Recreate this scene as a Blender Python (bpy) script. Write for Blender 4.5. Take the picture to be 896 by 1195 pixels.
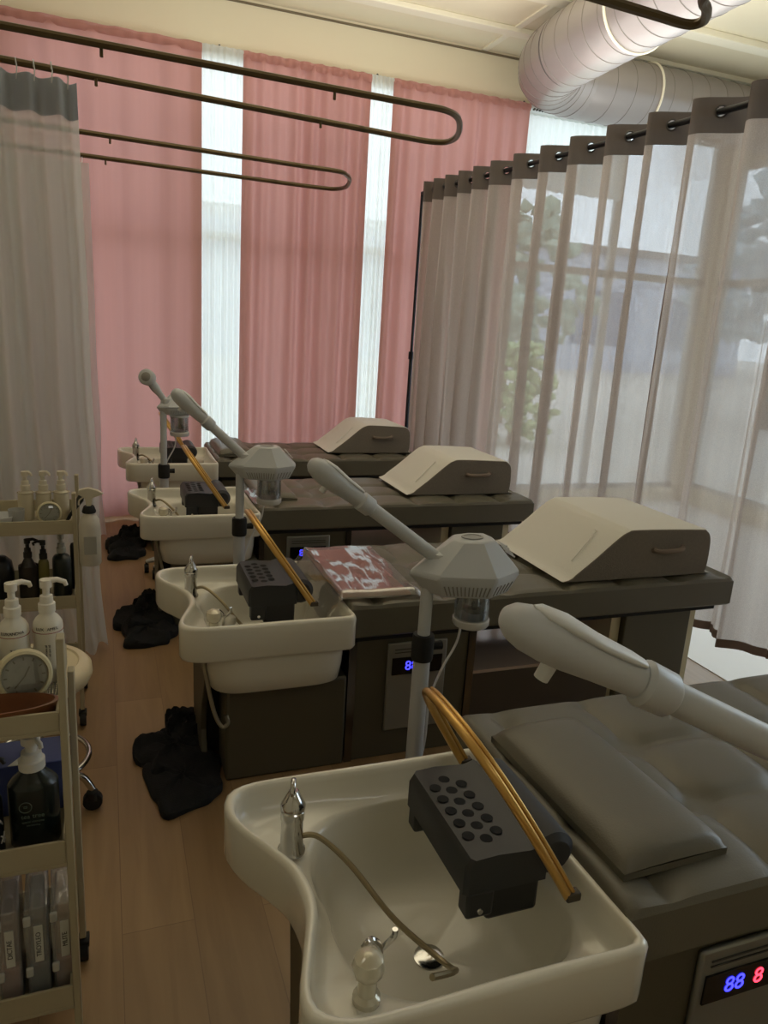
import bpy, bmesh, math, random
from mathutils import Vector, Matrix
random.seed(7)
PI = math.pi
C = bpy.context.scene.collection
for o in list(bpy.data.objects): bpy.data.objects.remove(o)
scn = bpy.context.scene

# ------------------------------------------------------------ camera
cam_d = bpy.data.cameras.new('camera'); cam = bpy.data.objects.new('camera', cam_d); C.objects.link(cam)
cam_d.sensor_fit = 'VERTICAL'; cam_d.sensor_height = 36.0; cam_d.lens = 36.0*870/1195
cam_d.clip_start = 0.02; cam_d.clip_end = 200
RX = Vector((0.9379518840141584, -0.34128081, 0.06143022))
RY = Vector((-0.02883629, -0.25330296, -0.96695712))
RZ = Vector((0.34556437, 0.90518784, -0.24742726))
m = Matrix((( RX.x, -RY.x, -RZ.x, 0), (RX.y, -RY.y, -RZ.y, 0), (RX.z, -RY.z, -RZ.z, 1.55), (0, 0, 0, 1)))
cam.matrix_world = m
scn.camera = cam

# ------------------------------------------------------------ world, lights, exposure
w = bpy.data.worlds.new('sky'); scn.world = w; w.use_nodes = True
bg = w.node_tree.nodes['Background']
bg.inputs['Color'].default_value = (0.80, 0.88, 1.0, 1); bg.inputs['Strength'].default_value = 3.0

def area_light(name, loc, rot, sx, sy, power, col, portal=False):
    l = bpy.data.lights.new(name, 'AREA'); l.shape = 'RECTANGLE'; l.size = sx; l.size_y = sy
    l.energy = power; l.color = col
    o = bpy.data.objects.new(name, l); C.objects.link(o); o.location = loc; o.rotation_euler = rot
    if portal: l.cycles.is_portal = True
    return o
area_light('window_portal_back', (1.7, 5.95, 1.7), (-PI/2, 0, 0), 6.6, 3.2, 1, (1, 1, 1), True)
area_light('window_portal_right', (5.45, 2.9, 1.6), (0, PI/2, 0), 3.2, 5.2, 1, (1, 1, 1), True)
# added fill lights that brighten the room; no fixtures are modelled
area_light('added_fill_light', (1.2, -1.0, 3.45), (0, 0, 0), 1.2, 0.6, 3.5, (1, 0.96, 0.90))
area_light('added_uplight', (1.8, 3.7, 2.75), (PI, 0, 0), 3.8, 2.2, 40, (1, 0.97, 0.90))  # added upward fill to brighten the ceiling, no cove here
area_light('added_fill_light', (-0.8, 1.6, 3.45), (0, 0, 0), 0.6, 0.6, 1.2, (1, 0.96, 0.90))  # second added fill at ceiling height, no fixture

scn.view_settings.view_transform = 'Standard'
try: scn.view_settings.look = 'None'
except Exception: pass
scn.view_settings.gamma = 1.0
scn.view_settings.use_curve_mapping = False
scn.view_settings.exposure = 0.55

# ------------------------------------------------------------ materials
def lin(c):
    r = []
    for v in c:
        v /= 255.0
        r.append(v/12.92 if v <= 0.04045 else ((v+0.055)/1.055)**2.4)
    return (r[0], r[1], r[2], 1)
MATS = {}
def mat(name, col, rough=0.5, metal=0.0, bump=None, var=0.0, vscale=8, spec=0.5, emit=None, sheen=0, coat=0):
    if name in MATS: return MATS[name]
    mt = bpy.data.materials.new(name); mt.use_nodes = True
    nt = mt.node_tree; b = nt.nodes['Principled BSDF']
    b.inputs['Base Color'].default_value = lin(col); b.inputs['Roughness'].default_value = rough
    b.inputs['Metallic'].default_value = metal; b.inputs['Specular IOR Level'].default_value = spec
    if sheen: b.inputs['Sheen Weight'].default_value = sheen
    if coat: b.inputs['Coat Weight'].default_value = coat; b.inputs['Coat Roughness'].default_value = 0.08
    if emit:
        b.inputs['Emission Color'].default_value = lin(emit[0]); b.inputs['Emission Strength'].default_value = emit[1]
    tc = nt.nodes.new('ShaderNodeTexCoord')
    if var:
        n = nt.nodes.new('ShaderNodeTexNoise'); n.inputs['Scale'].default_value = vscale; n.inputs['Detail'].default_value = 4
        nt.links.new(tc.outputs['Object'], n.inputs['Vector'])
        hs = nt.nodes.new('ShaderNodeMix'); hs.data_type = 'RGBA'
        c = lin(col)
        hs.inputs[6].default_value = tuple(max(0, v*(1-var)) for v in c[:3])+(1,)
        hs.inputs[7].default_value = tuple(min(1, v*(1+var)) for v in c[:3])+(1,)
        nt.links.new(n.outputs['Fac'], hs.inputs[0]); nt.links.new(hs.outputs[2], b.inputs['Base Color'])
    if bump:
        n = nt.nodes.new('ShaderNodeTexNoise'); n.inputs['Scale'].default_value = bump[0]; n.inputs['Detail'].default_value = 3
        nt.links.new(tc.outputs['Object'], n.inputs['Vector'])
        bp = nt.nodes.new('ShaderNodeBump'); bp.inputs['Strength'].default_value = bump[1]; bp.inputs['Distance'].default_value = 0.004
        nt.links.new(n.outputs['Fac'], bp.inputs['Height']); nt.links.new(bp.outputs['Normal'], b.inputs['Normal'])
    MATS[name] = mt
    return mt

def cloth_mat(name, col, transp=0.0, transl=0.4, weave=0, streak=0.1):
    """woven cloth: diffuse + translucent, and see-through gaps between threads"""
    mt = bpy.data.materials.new(name); mt.use_nodes = True; nt = mt.node_tree
    nt.nodes.clear(); N = nt.nodes.new; L = nt.links.new
    out = N('ShaderNodeOutputMaterial'); d = N('ShaderNodeBsdfDiffuse'); t = N('ShaderNodeBsdfTranslucent'); tr = N('ShaderNodeBsdfTransparent')
    tc = N('ShaderNodeTexCoord'); mp = N('ShaderNodeMapping'); mp.inputs['Scale'].default_value = (14, 14, 0.35)
    ns = N('ShaderNodeTexNoise'); ns.inputs['Scale'].default_value = 2.0; ns.inputs['Detail'].default_value = 5
    L(tc.outputs['Object'], mp.inputs['Vector']); L(mp.outputs['Vector'], ns.inputs['Vector'])
    c = lin(col)
    mx = N('ShaderNodeMix'); mx.data_type = 'RGBA'
    mx.inputs[6].default_value = tuple(v*(1-streak) for v in c[:3])+(1,)
    mx.inputs[7].default_value = tuple(min(1, v*(1+streak)) for v in c[:3])+(1,)
    L(ns.outputs['Fac'], mx.inputs[0]); L(mx.outputs[2], d.inputs['Color']); L(mx.outputs[2], t.inputs['Color'])
    m1 = N('ShaderNodeMixShader'); m1.inputs[0].default_value = transl
    L(d.outputs[0], m1.inputs[1]); L(t.outputs[0], m1.inputs[2])
    if transp > 0:
        m2 = N('ShaderNodeMixShader')
        if weave:
            n2 = N('ShaderNodeTexNoise'); n2.inputs['Scale'].default_value = weave; n2.inputs['Detail'].default_value = 2
            mp2 = N('ShaderNodeMapping'); mp2.inputs['Scale'].default_value = (1, 1, 3)
            L(tc.outputs['Object'], mp2.inputs['Vector']); L(mp2.outputs['Vector'], n2.inputs['Vector'])
            mr = N('ShaderNodeMapRange'); mr.inputs['From Min'].default_value = 0.3; mr.inputs['From Max'].default_value = 0.7
            mr.inputs['To Min'].default_value = max(0, transp-0.13); mr.inputs['To Max'].default_value = transp+0.13
            L(n2.outputs['Fac'], mr.inputs['Value']); L(mr.outputs['Result'], m2.inputs[0])
        else: m2.inputs[0].default_value = transp
        L(m1.outputs[0], m2.inputs[1]); L(tr.outputs[0], m2.inputs[2]); L(m2.outputs[0], out.inputs['Surface'])
    else: L(m1.outputs[0], out.inputs['Surface'])
    MATS[name] = mt
    return mt

def clear_mat(name, tint, gloss=0.12, rough=0.08, bump=None, haze=0.0):
    """clear glass or film: see-through with a glossy sheet"""
    mt = bpy.data.materials.new(name); mt.use_nodes = True; nt = mt.node_tree
    nt.nodes.clear(); N = nt.nodes.new; L = nt.links.new
    out = N('ShaderNodeOutputMaterial'); tr = N('ShaderNodeBsdfTransparent'); g = N('ShaderNodeBsdfGlossy')
    tr.inputs['Color'].default_value = lin(tint); g.inputs['Roughness'].default_value = rough
    fr = N('ShaderNodeLayerWeight'); fr.inputs['Blend'].default_value = 0.35
    mr = N('ShaderNodeMapRange'); mr.inputs['To Min'].default_value = gloss; mr.inputs['To Max'].default_value = min(1, gloss+0.5)
    L(fr.outputs['Fresnel'], mr.inputs['Value'])
    m1 = N('ShaderNodeMixShader'); L(mr.outputs['Result'], m1.inputs[0]); L(tr.outputs[0], m1.inputs[1]); L(g.outputs[0], m1.inputs[2])
    last = m1
    if haze:
        d = N('ShaderNodeBsdfDiffuse'); d.inputs['Color'].default_value = (0.8, 0.8, 0.8, 1)
        m2 = N('ShaderNodeMixShader'); m2.inputs[0].default_value = haze
        L(m1.outputs[0], m2.inputs[1]); L(d.outputs[0], m2.inputs[2]); last = m2
    if bump:
        tc = N('ShaderNodeTexCoord'); n = N('ShaderNodeTexNoise'); n.inputs['Scale'].default_value = bump[0]; n.inputs['Detail'].default_value = 3
        n.inputs['Distortion'].default_value = 0.6
        mp = N('ShaderNodeMapping'); mp.inputs['Scale'].default_value = (1.6, .45, 1); L(tc.outputs['Object'], mp.inputs['Vector']); L(mp.outputs['Vector'], n.inputs['Vector'])
        bp = N('ShaderNodeBump'); bp.inputs['Strength'].default_value = bump[1]; bp.inputs['Distance'].default_value = 0.02
        L(n.outputs['Fac'], bp.inputs['Height']); L(bp.outputs['Normal'], g.inputs['Normal'])
    L(last.outputs[0], out.inputs['Surface'])
    MATS[name] = mt
    return mt

def floor_material():
    mt = bpy.data.materials.new('oak_planks'); mt.use_nodes = True; nt = mt.node_tree; N = nt.nodes.new; L = nt.links.new
    b = nt.nodes['Principled BSDF']; b.inputs['Roughness'].default_value = 0.42
    tc = N('ShaderNodeTexCoord'); mp = N('ShaderNodeMapping'); mp.inputs['Rotation'].default_value = (0, 0, PI/2)
    br = N('ShaderNodeTexBrick'); br.inputs['Scale'].default_value = 1.0
    br.inputs['Brick Width'].default_value = 1.22; br.inputs['Row Height'].default_value = 0.18; br.inputs['Mortar Size'].default_value = 0.0012
    br.inputs['Color1'].default_value = lin((160, 130, 93)); br.inputs['Color2'].default_value = lin((146, 117, 82)); br.inputs['Mortar'].default_value = lin((132, 104, 74))
    br.offset = 0.37
    L(tc.outputs['Object'], mp.inputs['Vector']); L(mp.outputs['Vector'], br.inputs['Vector'])
    m2 = N('ShaderNodeMapping'); m2.inputs['Scale'].default_value = (14, 1.2, 1)
    ns = N('ShaderNodeTexNoise'); ns.inputs['Scale'].default_value = 1.6; ns.inputs['Detail'].default_value = 7; ns.inputs['Distortion'].default_value = 0.8
    L(tc.outputs['Object'], m2.inputs['Vector']); L(m2.outputs['Vector'], ns.inputs['Vector'])
    mx = N('ShaderNodeMix'); mx.data_type = 'RGBA'; mx.blend_type = 'MULTIPLY'; mx.inputs[0].default_value = 0.45
    cr = N('ShaderNodeValToRGB'); cr.color_ramp.elements[0].position = 0.3; cr.color_ramp.elements[0].color = (0.55, 0.5, 0.45, 1); cr.color_ramp.elements[1].position = 0.7; cr.color_ramp.elements[1].color = (1, 1, 1, 1)
    L(ns.outputs['Fac'], cr.inputs['Fac']); L(br.outputs['Color'], mx.inputs[6]); L(cr.outputs['Color'], mx.inputs[7]); L(mx.outputs[2], b.inputs['Base Color'])
    return mt

LEATHER = mat('taupe_leather', (101, 97, 84), 0.42, bump=(260, 0.12), var=0.05, vscale=5)
LEATHER2 = mat('taupe_leather_base', (84, 79, 63), 0.5, bump=(200, 0.1))
PORCELAIN = mat('porcelain', (224, 220, 206), 0.18, coat=0.3)
CHROME = mat('chrome', (200, 200, 198), 0.12, 1.0)
STEEL = mat('polished_steel', (128, 126, 122), 0.25, 1.0)
BLACKPL = mat('black_plastic', (33, 35, 38), 0.45)
BLACKRUB = mat('black_rubber', (18, 18, 18), 0.7)
DARKHOLE = mat('dark_hole', (6, 6, 6), 0.9)
WHITEPL = mat('white_plastic', (216, 217, 216), 0.35)
GREYPL = mat('grey_white_plastic', (190, 193, 196), 0.38)
GOLD = mat('gold_metal', (206, 164, 92), 0.30, 0.75)
CREAMMET = mat('cream_metal', (176, 166, 140), 0.5)
BRONZE = mat('bronze_rail', (92, 76, 48), 0.4, 0.4)
ROD = mat('black_rod', (30, 32, 38), 0.45, 0.3)
CREAMWALL = mat('cream_paint', (236, 226, 198), 0.8, var=0.03, vscale=1.5)
CREAMTRIM = mat('cream_trim', (243, 236, 214), 0.7)
DUCTM = mat('duct_metal', (158, 151, 149), 0.35, 0.5, var=0.06, vscale=3)
DUCTSEAM = mat('duct_seam', (140, 134, 128), 0.45, 0.6)
PINK = cloth_mat('pink_cloth', (203, 150, 141), 0, 0.36, streak=0.05)
SHEER = cloth_mat('white_sheer', (240, 240, 232), 0.07, 0.62, streak=0.04)
SHEERL = cloth_mat('white_voile', (226, 229, 230), 0.20, 0.55, streak=0.08)
VOILEHEAD = cloth_mat('voile_heading', (168, 174, 180), 0.04, 0.35)
LINEN = cloth_mat('taupe_open_linen', (194, 180, 170), 0.16, 0.42, weave=260, streak=0.12)
LINENHEAD = cloth_mat('taupe_linen_heading', (118, 109, 104), 0.0, 0.25)
LINENSEAM = cloth_mat('taupe_linen_seam', (120, 100, 88), 0.0, 0.25)
GLASS = clear_mat('window_glass', (245, 250, 250), 0.03, 0.02)
JARGLASS = clear_mat('jar_glass', (225, 228, 228), 0.10, 0.05)
FILM = clear_mat('plastic_film', (240, 240, 240), 0.30, 0.10, bump=(7, 0.28), haze=0.03)
POUCH = clear_mat('clear_pouch', (232, 234, 236), 0.14, 0.15, bump=(25, 0.8), haze=0.22)
FLOOR = floor_material()

# ------------------------------------------------------------ mesh helpers
class MB:
    def __init__(s): s.v = []; s.f = []; s.mi = []; s.cur = 0
    def m(s, i): s.cur = i; return s
    def add(s, vs, fs):
        o = len(s.v); s.v += [tuple(p) for p in vs]
        for f in fs: s.f.append(tuple(o+i for i in f)); s.mi.append(s.cur)
        return s
    def box(s, x0, x1, y0, y1, z0, z1, mtx=None):
        vs = [Vector((x, y, z)) for z in (z0, z1) for y in (y0, y1) for x in (x0, x1)]
        if mtx: vs = [mtx @ v for v in vs]
        return s.add(vs, [(0, 2, 3, 1), (4, 5, 7, 6), (0, 1, 5, 4), (2, 6, 7, 3), (0, 4, 6, 2), (1, 3, 7, 5)])
    def loft(s, rings, cap0=True, cap1=True, closed=True):
        n = len(rings[0]); vs = [p for r in rings for p in r]; fs = []
        for k in range(len(rings)-1):
            for i in range(n if closed else n-1):
                j = (i+1) % n
                fs.append((k*n+i, k*n+j, (k+1)*n+j, (k+1)*n+i))
        if cap0: fs.append(tuple(reversed(range(n))))
        if cap1: fs.append(tuple((len(rings)-1)*n+i for i in range(n)))
        return s.add(vs, fs)
    def tube(s, pts, r, seg=10, closed=False, cap=True):
        pts = [Vector(p) for p in pts]; n = len(pts); rr = r if isinstance(r, (list, tuple)) else [r]*n
        up = None; rings = []
        for i, p in enumerate(pts):
            if closed: t = pts[(i+1) % n]-pts[i-1]
            elif i == 0: t = pts[1]-p
            elif i == n-1: t = p-pts[i-1]
            else: t = (pts[i+1]-p).normalized()+(p-pts[i-1]).normalized()
            t.normalize()
            if up is None:
                up = t.orthogonal().normalized()
            up = (up-t*up.dot(t)).normalized(); sd = t.cross(up)
            rings.append([p+(up*math.cos(2*PI*k/seg)+sd*math.sin(2*PI*k/seg))*rr[i] for k in range(seg)])
        if closed: rings.append(rings[0]); return s.loft(rings, False, False)
        return s.loft(rings, cap, cap)
    def cyl(s, p0, p1, r0, r1=None, seg=20):
        return s.tube([p0, p1], [r0, r0 if r1 is None else r1], seg)
    def lathe(s, prof, c=(0, 0, 0), seg=28, sx=1, sy=1, mtx=None, cap=True):
        rings = []
        for r, z in prof:
            ring = [Vector((r*math.cos(2*PI*k/seg)*sx, r*math.sin(2*PI*k/seg)*sy, z)) for k in range(seg)]
            if mtx: ring = [mtx @ p for p in ring]
            rings.append([p+Vector(c) for p in ring])
        return s.loft(rings, cap, cap)
    def grid(s, fn, nu, nv, skip=None):
        vs = [fn(i/nu, j/nv) for j in range(nv+1) for i in range(nu+1)]; fs = []
        for j in range(nv):
            for i in range(nu):
                if skip and skip((i+.5)/nu, (j+.5)/nv): continue
                a = j*(nu+1)+i; fs.append((a, a+1, a+nu+2, a+nu+1))
        return s.add(vs, fs)
    def torus(s, c, ax, R, r, seg=24, rs=8):
        ax = Vector(ax).normalized(); u = ax.orthogonal().normalized(); v = ax.cross(u)
        return s.tube([Vector(c)+(u*math.cos(2*PI*k/seg)+v*math.sin(2*PI*k/seg))*R for k in range(seg)], r, rs, True)
    def build(s, name, mats, parent=None, bevel=0, smooth=40, sub=0, loc=None, bseg=2):
        me = bpy.data.meshes.new(name); me.from_pydata(s.v, [], s.f)
        if not isinstance(mats, (list, tuple)): mats = [mats]
        for x in mats: me.materials.append(x)
        for p, i in zip(me.polygons, s.mi): p.material_index = i
        bm = bmesh.new(); bm.from_mesh(me); bmesh.ops.recalc_face_normals(bm, faces=bm.faces); bm.to_mesh(me); bm.free()
        if smooth:
            me.shade_smooth()
            if smooth < 180: me.set_sharp_from_angle(angle=math.radians(smooth))
        o = bpy.data.objects.new(name, me); C.objects.link(o)
        if loc: o.location = loc
        if parent: o.parent = parent
        if bevel:
            b = o.modifiers.new('bevel', 'BEVEL'); b.width = bevel; b.segments = bseg; b.limit_method = 'ANGLE'; b.angle_limit = math.radians(35)
        if sub:
            q = o.modifiers.new('sub', 'SUBSURF'); q.levels = sub; q.render_levels = sub
        return o
def tag(o, label=None, cat=None, group=None, kind=None):
    if label: o['label'] = label
    if cat: o['category'] = cat
    if group: o['group'] = group
    if kind: o['kind'] = kind
    return o
def thing(name, label, cat, loc=(0, 0, 0), rz=0, group=None):
    o = bpy.data.objects.new(name, None); C.objects.link(o); o.empty_display_size = 0.1
    o.location = loc; o.rotation_euler = (0, 0, rz)
    return tag(o, label, cat, group)
def struct(mb, name, m_, **k): return tag(mb.build(name, m_, **k), kind='structure')
def text(name, body, size, m_, parent, loc, rot, ext=0.0004):
    cu = bpy.data.curves.new(name, 'FONT'); cu.body = body; cu.size = size; cu.extrude = ext; cu.align_x = 'CENTER'; cu.align_y = 'CENTER'
    tmp = bpy.data.objects.new(name, cu); C.objects.link(tmp)
    bpy.context.view_layer.update()
    me = bpy.data.meshes.new_from_object(tmp.evaluated_get(bpy.context.evaluated_depsgraph_get()))
    bpy.data.objects.remove(tmp); me.materials.clear(); me.materials.append(m_)
    o = bpy.data.objects.new(name, me); C.objects.link(o); o.parent = parent; o.location = loc; o.rotation_euler = rot
    return o
def ell(c, ax, up, a, b_, n=24):
    sd = ax.cross(up).normalized(); u = sd.cross(ax).normalized()
    return [c+sd*a*math.cos(2*PI*k/n)+u*b_*math.sin(2*PI*k/n) for k in range(n)]
def smoothpath(P, n=8, closed=False):
    P = [Vector(p) for p in P]; out = []; N = len(P)
    for i in range(N if closed else N-1):
        p0 = P[(i-1) % N] if closed or i > 0 else P[0]; p1 = P[i]; p2 = P[(i+1) % N]; p3 = P[(i+2) % N] if closed or i < N-2 else P[-1]
        for k in range(n):
            t = k/n
            out.append(0.5*((2*p1)+(-p0+p2)*t+(2*p0-5*p1+4*p2-p3)*t*t+(-p0+3*p1-3*p2+p3)*t**3))
    if not closed: out.append(P[-1])
    return out

# ============================================================ the room
XL, XR, YF, YB, ZC = -1.7, 5.35, -2.4, 5.82, 3.62
struct(MB().box(XL-.1, XR+.1, YF-.1, YB+.1, -0.06, 0), 'floor', FLOOR, smooth=0)
struct(MB().box(XL-.1, XR+.1, YF-.1, YB+.1, ZC, ZC+.1), 'ceiling', CREAMWALL, smooth=0)
struct(MB().box(XL-.1, XL, YF, YB, 0, ZC), 'wall_left', CREAMWALL, smooth=0)
struct(MB().box(XL, XR, YF-.1, YF, 0, ZC), 'wall_front', CREAMWALL, smooth=0)
# back wall with one long window opening behind the curtains
b = MB(); b.box(XL, XR, YB, YB+.14, 3.3, ZC).box(XL, XR, YB, YB+.14, 0, .12).box(XL, -.6, YB, YB+.14, .12, 3.3).box(XR-.06, XR, YB, YB+.14, .12, 3.3)
struct(b, 'wall_back', CREAMWALL, smooth=0)
b = MB(); b.box(XR, XR+.14, YF, YB, 3.1, ZC).box(XR, XR+.14, YF, YB, 0, .15).box(XR, XR+.14, YF, .3, .15, 3.1).box(XR, XR+.14, YB-.06, YB, .15, 3.1)
struct(b, 'wall_right', CREAMWALL, smooth=0)
def window(n, horiz, a0, a1, z0, z1, posts, bars):
    fr = MB(); W = .03
    def bx(p0, p1, q0, q1):
        if horiz: fr.box(p0, p1, YB+.04, YB+.1, q0, q1)
        else: fr.box(XR+.04, XR+.1, p0, p1, q0, q1)
    for p in posts: bx(p-W, p+W, z0, z1)
    for z in bars: bx(a0, a1, z-W, z+W)
    bx(a0, a1, z0, z0+.05); bx(a0, a1, z1-.05, z1)
    f = tag(fr.build('window_%d' % n, mat('window_frame_white', (205, 205, 200), .5), smooth=0), kind='structure')
    g = MB()
    if horiz: g.box(a0, a1, YB+.065, YB+.071, z0, z1)
    else: g.box(XR+.065, XR+.071, a0, a1, z0, z1)
    g.build('glass_pane', GLASS, f, smooth=0)
window(1, True, -.6, XR-.06, .12, 3.3, [-.57, .55, 1.55, 3.2, 4.25, XR-.09], [2.08])
window(2, False, .3, YB-.06, .15, 3.1, [.33, 1.6, 2.9, 4.2, YB-.09], [2.08])
struct(MB().box(2.72, XR, YF, YB, 0, .004), 'floor', mat('daylit_floor_tone', (226, 220, 210), .5, var=.03, vscale=2), smooth=0)  # window light beyond the curtain is put into this paler floor colour
# ceiling beams and panel joint trim
for n, (x0, x1, y, wd, h) in enumerate([(XL, XR, 5.36, .05, .035), (XL, XR, 4.74, .06, .045), (XL, XR, 3.2, .06, .045), (XL, XR, 1.6, .06, .045)]):
    struct(MB().box(x0, x1, y-wd, y+wd, ZC-h, ZC), 'trim_%d' % (n+1), CREAMTRIM, smooth=0, bevel=.006)
struct(MB().box(XL, XR, YB-.012, YB, ZC-.03, ZC-.018), 'trim_5', mat('dark_joint', (120, 108, 86), .8), smooth=0)
struct(MB().box(2.78, 2.83, YF, YB, ZC-.012, ZC), 'trim_6', CREAMTRIM, smooth=0)

# outdoors seen through the windows
PAVE = mat('pavement', (196, 190, 180), .9, var=.08, vscale=2)
struct(MB().box(-30, 60, YB+.3, 60, -.25, -.1).box(XR+.3, 60, -30, YB+.3, -.25, -.1), 'ground', PAVE, smooth=0)
def bush(name, label, cat, loc, s, sz, col, trunk=0, group=None):
    t = thing(name, label, cat, loc, 0, group); rnd = random.Random(int(loc[0]*100+loc[1]*7))
    bm = bmesh.new()
    for k in range(170):
        a = rnd.random()*2*PI; hh = rnd.random(); rr = rnd.random()**.5*s*(.45+.55*math.sin(PI*min(1, hh+.12))); h = trunk+sz*(.08+.88*hh)
        r = s*(.07+.09*rnd.random()); M = Matrix.Translation((rr*math.cos(a), rr*math.sin(a), h)) @ Matrix.Diagonal((r, r, r*.8, 1))
        bmesh.ops.create_icosphere(bm, subdivisions=1, radius=1, matrix=M)
    for v in bm.verts: v.co += Vector((rnd.uniform(-1, 1), rnd.uniform(-1, 1), rnd.uniform(-1, 1)))*s*.035
    me = bpy.data.meshes.new('foliage'); bm.to_mesh(me); bm.free(); me.materials.append(mat('leaf_%d_%d_%d' % col, col, .8, var=.35, vscale=9))
    o = bpy.data.objects.new('foliage', me); C.objects.link(o); o.parent = t
    MB().tube([(0, 0, 0), (.03*s, 0, (trunk+sz*.4)*.5), (0, 0, trunk+sz*.5)], [.09*s+.02, .07*s+.02, .03], 8).build('trunk', mat('bark', (90, 72, 55), .9), t)
bush('tree', 'bushy green tree outside the window nearest the pink curtains', 'tree', (6.6, 12.0, -.1), 1.5, 2.6, (150, 168, 150), 1.2, 'trees outside the window')
bush('tree', 'tall dark tree outside, behind the gauzy taupe curtains', 'tree', (12.5, 11.5, -.1), 2.0, 3.6, (150, 166, 172), 1.5, 'trees outside the window')
bush('shrub', 'low green shrub outside the window below the trees', 'shrub', (5.6, 9.6, -.1), .7, 1.5, (160, 176, 120))
bush('shrub', 'round shrub outside the side window, right of the taupe curtains', 'shrub', (8.6, 5.0, -.1), .9, 1.3, (140, 158, 110))
# pale building across the street, far beyond the windows
t = thing('building', 'pale building across the street, seen faintly through the windows', 'building', (14, 30, -.1))
MB().box(-16, 16, 0, 8, 0, 5.2).build('wall', mat('far_building_wall', (176, 184, 200), .9), t, smooth=0)
for k in range(6): MB().box(-14+k*5, -11+k*5, -.05, .02, 1.2, 3.6).build('window', mat('far_pane', (90, 105, 130), .2), t, smooth=0)
MB().box(-16.3, 16.3, -.3, 8.3, 5.2, 5.5).build('roof', mat('far_roof', (120, 115, 112), .8), t, smooth=0)

# ============================================================ duct
d = thing('duct', 'round silver ventilation duct bending under the ceiling', 'duct', (3.1, 5.1, 3.0))
def duct_rings(P, R):
    o = Vector((3.1, 5.1, 3.0)); b = MB(); b.tube([p-o for p in P], R, 40); return b
e0 = Vector((3.08, 5.13, 3.35))
pA = [Vector((2.8, 0.2, 3.36)), Vector((2.82, 1.5, 3.355)), Vector((2.84, 3.0, 3.345)), Vector((2.86, 4.2, 3.33)), Vector((2.875, 4.7, 3.32))]
pB = smoothpath([pA[-1], (2.92, 4.98, 3.315), (3.06, 5.17, 3.31), (3.30, 5.25, 3.31)], 5)
pC = [pB[-1], Vector((4.2, 5.27, 3.32)), Vector((5.33, 5.3, 3.32))]
R = .225
duct_rings(pA, R).build('straight_duct', DUCTM, d)
duct_rings(pB, R).build('elbow', DUCTM, d)
duct_rings(pC, R).build('straight_duct', DUCTM, d)
b = MB()
def seams(P, step):
    acc = 0
    for i in range(len(P)-1):
        L_ = (P[i+1]-P[i]).length; t = (P[i+1]-P[i]).normalized(); s_ = step-acc
        while s_ < L_:
            b.torus(P[i]+t*s_-Vector((3.1, 5.1, 3.0)), (t+Vector((.1, .12, .0))).normalized(), R+.0005, .0028, 40, 5); s_ += step
        acc = L_-(s_-step)
seams(pA[1:], .15); seams(pB, .1); seams(pC, .17)
b.build('seam_ribs', DUCTSEAM, d)
b = MB()
for p, ax in ((Vector((2.855, 4.0, 3.333)), (0, 1, 0)), (Vector((3.9, 5.26, 3.32)), (1, 0, 0))):
    b.torus(p-Vector((3.1, 5.1, 3.0)), ax, R+.004, .009, 36, 6)
b.build('strap', CREAMTRIM, d)

# ============================================================ curtains
def curtain(label, name, P0, P1, zt, zb, m_, pleats, amp, seed, group=None, cat='curtain', sag=0.0, flare=0.0, tilt=0, nz=36, edge_wave=0, topamp=None):
    rnd = random.Random(seed); P0 = Vector(P0); P1 = Vector(P1); L_ = (P1-P0); ln = L_.length; t = L_/ln; n = Vector((t.y, -t.x))
    ph = [rnd.uniform(-.5, .5) for _ in range(8)]; am = [rnd.uniform(.4, 1.3) for _ in range(pleats*2+3)]
    fq = [rnd.uniform(.6, 1.6) for _ in range(4)]
    def f(u, v):
        z = zt+(zb-zt)*v
        u2 = u + .012*math.sin(2*PI*(fq[0]*u+ph[0])+v*1.5)*v
        ps = u2*pleats; k = int(min(max(ps, 0), pleats-1e-4)*2)
        A = am[k % len(am)]*(1-(ps*2-k))+am[(k+1) % len(am)]*(ps*2-k)
        a0 = amp*(0.55+.45*v) if topamp is None else topamp+(amp-topamp)*min(1, v*5)
        off = a0*A*math.sin(2*PI*ps)+amp*.5*math.sin(2*PI*u*fq[1]*pleats*.37+ph[1]*6+v*2.2)*v
        s_ = u*ln*(1+flare*v) + edge_wave*v*v*math.sin(v*17+u*3)*(u > .8)
        p = P0+t*s_+n*off
        return Vector((p.x, p.y, z + sag*math.sin(PI*u)*v + (.006*math.sin(u*pleats*9) if v > .99 else 0)))
    b = MB(); b.grid(f, max(60, pleats*14), nz)
    o = b.build(name, m_, smooth=180)
    return tag(o, label, cat, group), f
YP = 5.67
pinks = [(-.56, .665, 5, .020, 'leftmost wide pink curtain panel, nearly flat, by the white voile'),
         (.94, 1.86, 8, .030, 'middle pink curtain panel with gathered pleats between two white sheers'),
         (2.03, 3.17, 9, .030, 'right pink curtain panel, partly behind the taupe screen curtain')]
for i, (x0, x1, n, a, lb) in enumerate(pinks):
    o, f = curtain(lb, 'pink_curtain', (x0, YP), (x1, YP), 3.24, .03, PINK, n, a, 3+i, 'pink curtains on the back wall', topamp=a*.6)
    # gathered ruffle at the rod pocket
    b = MB(); rn = random.Random(i)
    b.grid(lambda u, v: Vector((x0+(x1-x0)*u, YP-.004-.012*math.sin(PI*v)+.003*math.sin(u*n*PI*5+2*math.sin(u*9)), 3.205+.055*v+.003*math.sin(u*n*7)*v)), n*26, 6)
    b.build('rod_pocket', PINK, o, smooth=180)
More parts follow.
